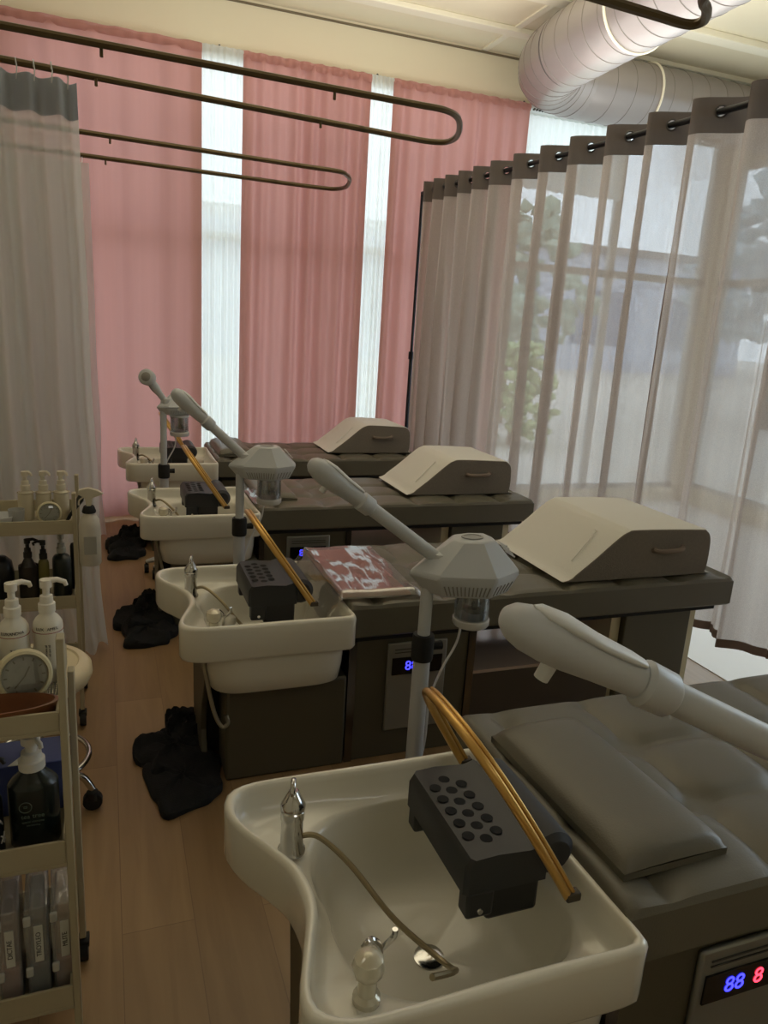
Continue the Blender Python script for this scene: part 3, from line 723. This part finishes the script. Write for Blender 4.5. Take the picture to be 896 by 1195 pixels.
# ============================================================ facial steamers
def steamer(label, base, zh, tip, yaw, nozzle='paddle', sc=1.0, zc=.63, ns=.85, nt=.84, br=.2):
    t = thing('facial_steamer', label, 'facial steamer', base, 0, 'facial steamers beside the beds'); B = Vector(base)
    # star base and casters
    b = MB(); b.lathe([(.035, .07), (.035, .11), (.028, .13), (0, .13)], (0, 0, 0), 16)
    for k in range(5):
        a = 2*PI*k/5+.3; b.tube([(0, 0, .09), (.6*br*math.cos(a), .6*br*math.sin(a), .085), (br*math.cos(a), br*math.sin(a), .07)], [.02, .016, .012], 8)
    b.build('star_base', GREYPL, t)
    for k in range(5):
        a = 2*PI*k/5+.3; x, y = br*math.cos(a), br*math.sin(a)
        MB().cyl((x-.012, y, .028), (x+.012, y, .028), .027, None, 14).cyl((x, y, .05), (x, y, .07), .007, None, 8).build('caster', BLACKRUB, t)
    MB().cyl((0, 0, .12), (0, 0, zc-.02), .0255).build('lower_pole', GREYPL, t)
    MB().cyl((0, 0, zc-.03), (0, 0, zh-.02), .0185).build('upper_pole', GREYPL, t)
    MB().lathe([(0, -.04), (.031, -.04), (.033, -.03), (.033, .03), (.03, .04), (0, .04)], (0, 0, zc), 20).build('collar', BLACKRUB, t)
    MB().cyl((.03, 0, zc), (.06, 0, zc), .012, .014, 12).build('tightening_knob', BLACKRUB, t)
    hd = bpy.data.objects.new('head', None)
    M = Matrix.Translation((0, 0, zh)) @ Matrix.Rotation(yaw, 4, 'Z') @ Matrix.Scale(sc, 4)
    wid = [(-.06, 0), (.0, -.070), (.16, -.115), (.262, -.06), (.28, 0), (.262, .06), (.16, .115), (.0, .070)]
    top = [(.07, 0), (.09, -.04), (.14, -.05), (.185, -.042), (.192, 0), (.185, .042), (.14, .05), (.09, .04)]
    low = [(-.01, 0), (.03, -.058), (.15, -.095), (.236, -.05), (.25, 0), (.236, .05), (.15, .095), (.03, .058)]
    b = MB()
    b.loft([[M @ Vector((x, y, -.06)) for x, y in low], [M @ Vector((x, y, -.004)) for x, y in wid], [M @ Vector((x, y, .008)) for x, y in wid], [M @ Vector((x, y, .098)) for x, y in top]])
    h = b.build('head', GREYPL, t, bevel=.006, smooth=30)
    b = MB()
    for (p, q, p2, q2, n_) in ((low[1], low[2], wid[1], wid[2], 12), (low[2], low[3], wid[2], wid[3], 5)):
        for i in range(n_):
            u = (i+.9)/(n_+.8); P0_ = Vector((p[0]+(q[0]-p[0])*u, p[1]+(q[1]-p[1])*u, -.06)); P1_ = Vector((p2[0]+(q2[0]-p2[0])*u, p2[1]+(q2[1]-p2[1])*u, -.004))
            b.tube([M @ (P0_*.85+P1_*.15), M @ (P0_*.3+P1_*.7)], .0022*sc, 6)
    b.build('vent', mat('vent_grey', (140, 138, 132), .5), h, smooth=0)
    b = MB(); b.lathe([(.0, 0), (.026, 0), (.026, .003), (.021, .003), (.021, .001), (0, .001)], (0, 0, 0), 20, 1.3, 1, mtx=(M @ Matrix.Translation((.13, 0, .0985))))
    b.build('lid', mat('lid_grey', (160, 160, 156), .4), h)
    b = MB(); MM = M @ Matrix.Translation((.236, -.03, .058)) @ Matrix.Rotation(math.radians(49), 4, 'Y')
    for i in range(5): b.box(-.026+.011*i, -.020+.011*i, -.008, .045, .003, .0065, MM)
    b.build('button_row', WHITEPL, h, smooth=0)
    # jar
    jc = M @ Vector((.145, -.01, 0)); 
    jr = MB(); jr.lathe([(.050, -.055), (.052, -.06), (.052, -.15), (.050, -.155), (.047, -.155), (.047, -.06)], jc, 28, cap=False); j = jr.build('jar', JARGLASS, t)
    MB().lathe([(0, -.17), (.050, -.17), (.055, -.163), (.055, -.148), (.051, -.144), (0, -.144)], jc, 28).build('jar_base', mat('jar_base', (205, 204, 200), .3), j)
    MB().lathe([(.0, -.045), (.016, -.045), (.016, -.11), (.028, -.115), (.028, -.128), (0, -.13)], jc+Vector((.006, 0, 0)), 18).build('heating_element', CHROME, j)
    MB().lathe([(0, -.045), (.056, -.045), (.056, -.058), (0, -.058)], jc, 24).build('jar_collar', GREYPL, j)
    # arm and nozzle
    a0 = M @ Vector((.03, 0, .035)); tp = Vector(tip)-B; ax = (a0-tp).normalized(); up = Vector((0, 0, 1))
    MB().lathe([(0, -.03), (.03, -.026), (.034, 0), (.03, .022), (0, .03)], a0, 18).build('arm_joint', GREYPL, t)
    if nozzle == 'paddle':
        st_ = [(0, .004, .004), (.004, .024, .017), (.015, .037, .027), (.035, .044, .034), (.065, .045, .037), (.10, .040, .036), (.14, .033, .032), (.18, .028, .029), (.215, .0255, .027), (.22, .0255, .027)]
        n = MB().loft([ell(tp+ax*s_*ns, ax, up, a*nt, c*nt) for s_, a, c in st_]).build('nozzle', GREYPL, t, smooth=70)
        upv = (up-ax*up.dot(ax)).normalized()
        b = MB(); st2 = [(.03, .004, .002), (.045, .018, .006), (.08, .024, .008), (.13, .021, .007), (.18, .016, .006), (.2, .012, .004)]
        b.loft([ell(tp+ax*s_*ns+upv*(.030 if s_ < .12 else .026)*(nt+.06), ax, up, a, c) for s_, a, c in st2]).build('nozzle_cover', WHITEPL, n, smooth=70)
        MB().cyl(tp+ax*.075-upv*.025, tp+ax*.075-upv*.045, .009, .0085, 12).build('outlet', WHITEPL, n)
        e_ = .22*ns
        MB().tube([tp+ax*(e_-.012), tp+ax*(e_-.006), tp+ax*(e_+.028), tp+ax*(e_+.034)], [.022, .027, .026, .021], 24).build('sleeve', GREYPL, t)
        MB().tube([tp+ax*(e_+.03), a0], .0195, 18).build('arm', GREYPL, t)
    else:
        sd = ax.cross(up).normalized(); q = (up*.25+Vector((-.35, -.9, 0))).normalized()
        MB().tube([tp+q*.03, tp+q*.022, tp-q*.02, tp-q*.03], [.036, .045, .042, .02], 22).build('nozzle', GREYPL, t, smooth=60)
        MB().tube([tp+q*.031, tp+q*.034], [.026, .022], 18).build('nozzle_grille', mat('vent_grey', (140, 138, 132), .5), t)
        MB().tube([tp+ax*.03, tp+ax*.07, tp+ax*.11, a0], [.024, .026, .018, .017], 16).build('arm', GREYPL, t)
    c0 = jc+Vector((.0, 0, -.16))
    MB().tube(smoothpath([c0+Vector((-.02, .02, 0)), c0+Vector((-.025, .03, -.08)), c0+Vector((-.07, .03, -.17)), c0+Vector((-.10, .03, -.27)), c0+Vector((-.10, .04, -.42)), (.03, .07, .03)], 8), .0038, 7).build('power_cord', WHITEPL, t)
    return t
steamer('white facial steamer whose big nozzle reaches over the nearest bed', (1.02, .46, 0), .91, (.385, .64, 1.258), .2, nt=.73)
steamer('white facial steamer standing in front of the second bed', (.855, 1.85, 0), .862, (.492, 1.85, 1.185), .0)
steamer('white facial steamer standing between the second and third beds', (.54, 3.2, 0), .905, (.258, 3.2, 1.222), .0, sc=.88, br=.14)
steamer('farthest facial steamer, with a round nozzle, by the pink curtain', (.305, 4.42, 0), 1.0, (.222, 4.4, 1.165), .5, 'round', .70, br=.11)

# ============================================================ black towels on the floor
def towel(label, loc, w_, d_, seed, h=.035):
    rnd = random.Random(seed); t = thing('black_towel', label, 'towel', loc, 0, 'black towels on the floor')
    ang = [rnd.uniform(.86, 1.12) for _ in range(9)]
    def blob(cx, cy, a, b_, hh, nm, s0):
        r = random.Random(s0); ph = [r.uniform(0, 6) for _ in range(4)]
        def R_(th): return 1+.10*math.sin(3*th+ph[0])+.07*math.sin(5*th+ph[1])+.04*math.sin(8*th+ph[2])
        b = MB(); rings = []
        n = 56
        for k, (q, z) in enumerate([(1, 0), (1.015, hh*.2), (1.01, hh*.5), (.97, hh*.72), (.88, hh*.85), (.7, hh*.95), (.45, hh), (.2, hh), (.05, hh)]):
            rings.append([Vector((cx+a*q*R_(2*PI*i/n)*math.copysign(abs(math.cos(2*PI*i/n))**.75, math.cos(2*PI*i/n)), cy+b_*q*R_(2*PI*i/n)*math.copysign(abs(math.sin(2*PI*i/n))**.75, math.sin(2*PI*i/n)),
                          z*(1+.35*math.sin(4*2*PI*i/n+k*.9+ph[3])*q*(z > 0)+.2*math.sin(k*2.1+9*2*PI*i/n)*(z > 0)))) for i in range(n)])
        b.loft(rings); b.build(nm, mat('black_terry', (17, 18, 20), .95, bump=(240, .7)), t, smooth=70)
    blob(0, -.2*d_, w_*.46, d_*.3, h, 'front_fold', seed); blob(-.02*w_, .1*d_, w_*.5, d_*.26, h*1.5, 'middle_fold', seed+1)
    blob(.18*w_, .33*d_, w_*.34, d_*.16, h*2.3, 'bunched_end', seed+2)
    return t
towel('black towel heaped on the floor by the second basin', (.21, 2.4, 0), .27, .56, 1, .03)
towel('black towel heaped on the floor by the third basin', (.16, 3.64, 0), .27, .52, 4, .04)
towel('black towel heaped on the floor by the farthest basin', (.09, 4.93, 0), .24, .46, 7, .04)
towel('black towel on the floor under the nearest basin', (.23, .88, 0), .24, .40, 10, .03)

# ============================================================ left side: carts, stool and bottles
def cart(label, x0, x1, y0, y1, shelves, posttop, ftop, group='cream metal trolleys'):
    t = thing('trolley_cart', label, 'cart', ((x0+x1)/2, (y0+y1)/2, 0), 0, group); o = t.location
    def L(p): return Vector(p)-o
    for x in (x0, x1-.014):
        for y in (y0, y1-.03):
            a = L((x, y, .07)); MB().box(a.x, a.x+.014, a.y, a.y+.03, .07, posttop if y == y0 or ftop else posttop-.20).build('post', CREAMMET, t, bevel=.002)
    for zb, rim in shelves:
        b = MB(); a = L((x0+.014, y0+.004, 0)); c = L((x1-.014, y1-.004, 0))
        b.box(a.x, c.x, a.y, c.y, zb-.008, zb)
        b.box(a.x, c.x, a.y, a.y+.006, zb, zb+rim).box(a.x, c.x, c.y-.006, c.y, zb, zb+rim).box(a.x, a.x+.006, a.y+.006, c.y-.006, zb, zb+rim).box(c.x-.006, c.x, a.y+.006, c.y-.006, zb, zb+rim)
        b.build('tray', CREAMMET, t, smooth=0, bevel=.0015)
    for x in (x0+.007, x1-.007):
        for y in (y0+.015, y1-.015):
            a = L((x, y, 0)); MB().cyl((a.x-.011, a.y, .03), (a.x+.011, a.y, .03), .0295, None, 18).cyl((a.x, a.y, .05), (a.x, a.y, .075), .008, None, 8).box(a.x-.014, a.x+.014, a.y-.018, a.y+.018, .045, .06).build('caster', BLACKRUB, t, bevel=.002)
    return t
cart('cream metal trolley in the lower left corner, nearest the camera', -.56, -.082, 1.33, 1.64, [(.79, .038), (.505, .05), (.165, .05)], .972, 0)
cart('cream metal trolley farther back on the left, by the white voile', -.62, -.108, 2.73, 3.06, [(.765, .042), (.484, .042), (.16, .042)], .905, 1)

def pump_bottle(label, loc, r, h, col, head, cat='pump bottle', rz=0, group=None, neck=.4, nozz=.035, square=False, name='pump_bottle', shoulder=.85, mcol=None, rough=.35):
    t = thing(name, label, cat, loc, rz, group)
    M_ = mat('bottle_%d_%d_%d' % col, col, rough); H_ = mat('pump_%d_%d_%d' % head, head, .35)
    b = MB(); b.lathe([(0, 0), (r*.94, 0), (r, r*.12), (r, h*.80), (r*.97, h*shoulder), (r*.8, h*(shoulder+.06)), (r*neck*1.1, h*.97), (r*neck, h), (0, h)], (0, 0, 0), 30, 1.0, .78 if square else 1)
    b.build('body', M_, t, smooth=50)
    k = r*neck; b = MB(); b.lathe([(0, h), (k*1.25, h), (k*1.25, h+.018), (k*1.0, h+.02), (k*.95, h+.034), (k*.55, h+.036), (k*.55, h+.05), (k*.9, h+.052), (k*.9, h+.068), (0, h+.07)], (0, 0, 0), 20)
    b.tube([(0, 0, h+.064), (nozz*.6, 0, h+.066), (nozz, 0, h+.060), (nozz+.003, 0, h+.052)], [k*.55, .0055, .005, .004], 10)
    b.build('pump', H_, t, smooth=50)
    return t
INK = mat('label_ink', (50, 44, 44), .6); INKR = mat('label_red_line', (150, 60, 60), .5)
def wrap_text(body, t, r, z, size, a0, m_, spread):
    # letters laid one by one round the bottle
    n = len(body)
    for i, ch in enumerate(body):
        if ch == ' ': continue
        a = a0+(i-(n-1)/2)*spread
        text('letter', ch, size, m_, t, (r*math.cos(a), r*math.sin(a), z), (PI/2, 0, a+PI/2), .0003)
for i, (x, y, lb, txt) in enumerate([(-.186, 1.54, 'white pump bottle, middle of three on the near trolley top', 'LUXANOVA'), (-.124, 1.55, 'white pump bottle rightmost on the near trolley top, by the post', 'LUX AMEL'), (-.251, 1.54, 'white pump bottle cut off by the left edge of the picture', 'LUXANOVA')]):
    t = pump_bottle(lb, (x, y, .79), .0285, .15, (222, 216, 200), (228, 222, 208), rz=[.5, .1, .3][i], group='white pump bottles on the near trolley', neck=.45)
    b = MB(); b.torus((0, 0, .112), (0, 0, 1), .0287, .0007, 40, 5); b.build('red_line', INKR, t)
    ang = -PI/2-t.rotation_euler.z
    wrap_text(txt, t, .0288, .121, .0085, ang, INK, .2)
    for q in range(2): text('label_text', 'ml care oil', .006, INK, t, (.0289*math.cos(ang+q*.22-.1), .0289*math.sin(ang+q*.22-.1), .075), (PI/2, -PI/2, ang+q*.22-.1+PI/2), .0003)
def dial(label, c, r, depth, yaw, pitch=-.25):
    t = thing('dial_clock', label, 'clock', (c[0], c[1], c[2]-r), yaw, 'round cream dials'); 
    M = Matrix.Translation((0, 0, r)) @ Matrix.Rotation(PI/2+pitch, 4, 'X')
    b = MB(); b.lathe([(0, -depth*.9), (r*.7, -depth*.9), (r*.93, -depth*.6), (r, -depth*.2), (r, .0), (r*.94, depth*.2), (r*.84, depth*.24), (r*.80, depth*.1), (0, depth*.1)], (0, 0, 0), 40, mtx=M)
    b.build('case', mat('cream_case', (206, 196, 160), .45), t, smooth=50)
    MB().lathe([(0, 0), (r*.79, 0), (r*.79, .002), (0, .002)], (0, 0, 0), 36, mtx=M @ Matrix.Translation((0, 0, depth*.11))).build('face', mat('dial_face', (190, 186, 174), .35, var=.25, vscale=60), t, smooth=0)
    b = MB()
    for k in range(12):
        a = 2*PI*k/12; b.box(-r*.025, r*.025, r*.6, r*.72, 0, .001, M @ Matrix.Translation((0, 0, depth*.11+.003)) @ Matrix.Rotation(a, 4, 'Z'))
    b.box(-.0012, .0012, 0, r*.4, 0, .001, M @ Matrix.Translation((0, 0, depth*.11+.004)) @ Matrix.Rotation(-.5, 4, 'Z')).box(-.001, .001, 0, r*.55, 0, .001, M @ Matrix.Translation((0, 0, depth*.11+.004)) @ Matrix.Rotation(2.4, 4, 'Z'))
    b.build('hand', mat('dial_mark', (140, 134, 116), .5), t, smooth=0)
    MB().lathe([(0, 0), (r*.8, 0), (r*.74, depth*.1), (r*.4, depth*.18), (0, depth*.2)], (0, 0, 0), 36, mtx=M @ Matrix.Translation((0, 0, depth*.13))).build('glass_cover', JARGLASS, t)
dial('round cream dial clock on the near trolley top, in front of white bottles', (-.160, 1.435, .858), .050, .04, .18)
dial('round cream dial clock on the far trolley top', (-.2, 2.80, .818), .042, .04, .15)
t = thing('wooden_dish', 'dark reddish wooden oval dish at the front of the near trolley top', 'dish', (-.21, 1.375, .791))
b = MB(); M = Matrix.Diagonal((1.0, .36, 1, 1))
b.lathe([(0, 0), (.085, 0), (.105, .016), (.112, .044), (.106, .045), (.096, .018), (.08, .006), (0, .005)], (0, 0, 0), 44, mtx=M).build('dish', mat('walnut', (120, 74, 44), .4, var=.25, vscale=25), t)
t = thing('beaded_mat', 'small silver beaded mat under the bottles on the near trolley', 'mat', (-.118, 1.495, .790))
MB().box(-.02, .024, -.045, .05, 0, .003).build('backing', mat('mat_back', (150, 146, 134), .6), t, smooth=0)
b = MB()
for i in range(7):
    for j in range(14): b.lathe([(0, 0), (.0026, .0015), (.0018, .0035), (0, .0042)], (-.017+i*.0062, -.041+j*.0066, .0025), 6)
tag(b.build('beads', mat('silver_bead', (215, 212, 200), .2, .8), t), kind='stuff')

# near trolley, middle tray
t = pump_bottle('big dark green shampoo bottle with white pump on the near trolley middle tray', (-.155, 1.42, .506), .046, .165, (22, 30, 26), (214, 212, 204), neck=.42, nozz=.03, rz=-.9, square=True, shoulder=.82, rough=.25)
ang = -PI/2+.9
a_ = t; IG = mat('label_green_grey', (92, 104, 92), .5)
def flat_text(body, size, z, dx=0): text('label_text', body, size, IG, t, (math.cos(ang)*.0395+dx*math.cos(.9), math.sin(ang)*.0395+dx*math.sin(.9), z), (PI/2, 0, .9), .0004)
t.rotation_euler.z = 0
ang = -PI/2
for o_ in t.children:
    if o_.name.startswith('pump'): o_.rotation_euler.z = -.9
MB().torus((-.012, -.0362, .100), (0, 1, 0), .011, .0008, 24, 5).build('round_emblem', IG, t)
for q, (bd, sz, zz) in enumerate([('=', .014, .100), ('tea tree', .013, .080), ('special shampoo', .006, .068), ('shampooing', .005, .060)]):
    text('label_text', bd, sz, IG, t, (-.012 if q == 0 else .0, -.0364, zz), (PI/2, 0, 0), .0004)
t = pump_bottle('black and white patterned bottle at the left edge of the near trolley middle tray', (-.238, 1.40, .506), .030, .14, (30, 30, 30), (30, 30, 30), group=None)
b = MB(); rn = random.Random(2)
for k in range(7):
    a = -PI/2+rn.uniform(-.9, 1.1); z = .03+.011*k
    b.tube([(.0303*math.cos(a+q*.12), .0303*math.sin(a+q*.12), z+.006*math.sin(q*1.7+k)) for q in range(5)], .0016, 5)
b.build('white_pattern', mat('pattern_white', (205, 200, 188), .5), t)
t = thing('blue_box', 'blue cardboard box behind the dark green shampoo bottle', 'box', (-.165, 1.555, .506))
MB().box(-.075, .06, -.045, .055, 0, .115).build('carton', mat('blue_card', (62, 74, 128), .6), t, bevel=.002)
MB().add([(-.045, -.044, .1155), (.02, -.046, .1155), (.0, .02, .117), (-.045, -.044, .1165), (.02, -.046, .1165), (.0, .02, .118)], [(0, 1, 2), (3, 5, 4), (0, 3, 4, 1), (1, 4, 5, 2), (2, 5, 3, 0)]).build('paper_flap', mat('paper', (205, 205, 196), .8), t, smooth=0)
# near trolley, bottom tray: clear pouches
for i, (x, cols, lb, lt) in enumerate([(-.215, (196, 148, 140), 'clear pouch with pinkish contents, leftmost on the near trolley bottom tray', 'DICTAE'), (-.163, (62, 92, 102), 'clear pouch with teal contents, middle on the near trolley bottom tray', 'TROYLEO'), (-.115, (204, 158, 140), 'clear pouch with pink contents beside the near trolley post', 'MLITE')]):
    t = thing('clear_pouch', lb, 'pouch', (x, 1.44, .166), .06, 'clear pouches on the bottom tray')
    MB().box(-.021, .021, -.075, .08, 0, .225).build('plastic_shell', POUCH, t, bevel=.004)
    MB().box(-.017, .017, -.070, .075, .002, .085).build('contents', mat('pouch_%d' % i, cols, .6, var=.2, vscale=40), t, bevel=.004)
    MB().box(-.014, .013, -.06, .07, .086, .19).build('wrapped_tips', mat('pouch_white_%d' % i, [(190, 170, 160), (150, 150, 140), (200, 176, 150)][i], .5, var=.3, vscale=30), t, bevel=.006)
    MB().box(-.006, .010, -.0795, -.0775, .10, .185).build('sticker', mat('paper', (205, 205, 196), .8), t, smooth=0)
    text('sticker_text', lt, .013, INK, t, (.002, -.0800, .142), (PI/2, -PI/2, 0), .0003)
    for z in (.07, .19): MB().box(-.024, -.010, -.084, -.076, z, z+.022).build('clip', mat('clip_clear', (190, 190, 184), .2), t, bevel=.003)

# stool
t = thing('rolling_stool', 'round cream-seated rolling stool with chrome base between the trolleys', 'stool', (-.225, 2.22, 0.0))
MB().lathe([(0, .445), (.13, .445), (.155, .455), (.165, .475), (.163, .498), (.150, .512), (.128, .516), (.124, .511), (0, .514)], (0, 0, 0), 48).build('seat', mat('cream_vinyl', (214, 200, 168), .42), t)
MB().cyl((0, 0, .07), (0, 0, .445), .02).build('column', CHROME, t)
MB().torus((0, 0, .20), (0, 0, 1), .145, .009, 48, 10).build('foot_ring', CHROME, t)
for k in range(5):
    a = -.02+2*PI*k/5; c, s_ = math.cos(a), math.sin(a)
    MB().tube(smoothpath([(.02*c, .02*s_, .10), (.07*c, .07*s_, .13), (.12*c, .12*s_, .12), (.15*c, .15*s_, .07)], 5), .011, 10).build('leg', CHROME, t)
    MB().cyl((.15*c-.014*s_, .15*s_+.014*c, .03), (.15*c+.014*s_, .15*s_-.014*c, .03), .0295, None, 18).lathe([(0, .03), (.02, .035), (.018, .062), (.008, .07), (0, .07)], (.15*c, .15*s_, 0), 14).build('caster', BLACKRUB, t, bevel=.003)

# far trolley top
for i, (x, lb) in enumerate([(-.285, 'cream squat pump jar at the left of three on the far trolley top'), (-.225, 'cream squat pump jar in the middle of three on the far trolley top'), (-.165, 'cream squat pump jar at the right of three on the far trolley top')]):
    t = pump_bottle(lb, (x, 2.93, .765), .027, .11, (206, 196, 172), (212, 204, 184), cat='jar', group='cream jars on the far trolley', neck=.5, nozz=.022, shoulder=.86, rz=-.3)
    MB().torus((0, 0, .1), (0, 0, 1), .0272, .0022, 30, 6).build('collar_ring', mat('pump_206', (190, 178, 150), .5), t)
t = thing('hair_brush', 'black handled brush leaning at the right end of the far trolley top', 'brush', (-.155, 2.80, .765))
MB().tube([(0, 0, .003), (.022, .0, .04), (.045, 0, .075), (.058, 0, .10), (.064, 0, .118)], [.004, .0065, .007, .013, .009], 12).build('handle', BLACKPL, t)
MB().lathe([(0, 0), (.016, .001), (.018, .008), (.01, .014), (0, .014)], (0, 0, 0.002), 14, 1.6, .7).build('brush_head', BLACKPL, t)
t = thing('white_bowl', 'small white bowl at the left end of the far trolley top', 'bowl', (-.36, 2.80, .766))
MB().lathe([(0, 0), (.028, 0), (.04, .016), (.052, .05), (.048, .05), (.036, .018), (0, .008)], (0, 0, 0), 32).build('bowl', WHITEPL, t)
t = thing('black_comb', 'small black comb lying on the far trolley top', 'comb', (-.27, 2.77, .766), .4)
b = MB(); b.box(-.035, .035, 0, .007, 0, .004)
for k in range(16): b.box(-.034+k*.0044, -.0325+k*.0044, -.012, .0, .001, .003)
b.build('comb', BLACKPL, t, smooth=0)
t = thing('clear_cup', 'frosted clear cup beside the white bowl on the far trolley', 'cup', (-.305, 2.80, .766))
MB().lathe([(0, 0), (.022, 0), (.027, .07), (.0255, .07), (.021, .003), (0, .003)], (0, 0, 0), 24).build('cup', clear_mat('frosted', (200, 200, 196), .15, .3, haze=.4), t)
# spray bottle hanging on the side of the far trolley
t = thing('spray_bottle', 'clear white spray bottle with black collar hanging on the far trolley side', 'spray bottle', (-.066, 2.70, .655))
MB().lathe([(0, 0), (.033, 0), (.036, .006), (.036, .14), (.032, .165), (.018, .185), (.014, .195), (0, .195)], (0, 0, 0), 28).build('bottle', mat('milky_plastic', (196, 190, 178), .3), t)
MB().lathe([(0, 0), (.022, 0), (.0235, .006), (.017, .024), (0, .024)], (0, 0, .188), 20).build('collar', BLACKRUB, t)
b = MB(); pr = [(-.035, .255), (-.03, .27), (.0, .278), (.03, .268), (.05, .255), (.03, .247), (.012, .24), (.008, .212), (-.008, .212), (-.012, .24)]
b.loft([[Vector((x, y, z)) for x, z in pr] for y in (-.009, .009)]).build('trigger_head', mat('spray_cream', (200, 192, 172), .4), t, bevel=.003)
MB().tube(smoothpath([(-.014, 0, .245), (-.03, 0, .232), (-.032, 0, .215)], 4), .003, 6).build('trigger', mat('spray_cream', (200, 192, 172), .4), t)
MB().box(-.02, .022, -.037, -.0355, .045, .11).build('label_sticker', mat('grey_label', (160, 158, 150), .5), t, bevel=.001)
# far trolley middle tray
pump_bottle('dark round pump bottle, left on the far trolley middle tray', (-.283, 2.86, .485), .034, .155, (52, 46, 42), (22, 20, 20), neck=.35, nozz=.032, rz=.2, shoulder=.72)
pump_bottle('slim olive-yellow pump bottle in the far trolley middle tray', (-.231, 2.85, .485), .0185, .15, (112, 104, 50), (22, 20, 20), neck=.6, nozz=-.032, rz=.1, shoulder=.9)
pump_bottle('large dark green bottle with pale pump, right on the far trolley middle tray', (-.171, 2.87, .485), .042, .165, (24, 34, 30), (160, 160, 152), neck=.32, nozz=.018, rz=-1.4, square=True, shoulder=.86)
t = thing('dark_jar', 'black rounded tub at the left of the far trolley middle tray', 'tub', (-.375, 2.87, .485))
MB().lathe([(0, 0), (.04, 0), (.044, .01), (.044, .10), (.038, .14), (.02, .158), (0, .16)], (0, 0, 0), 28).build('tub', mat('near_black', (20, 22, 24), .35), t)
t = thing('black_canister', 'narrow black bottle tucked at the right end of the far trolley middle tray', 'bottle', (-.132, 2.93, .485))
MB().lathe([(0, 0), (.012, 0), (.012, .17), (.008, .18), (0, .182)], (0, 0, 0), 18).build('canister', mat('near_black', (20, 22, 24), .35), t)
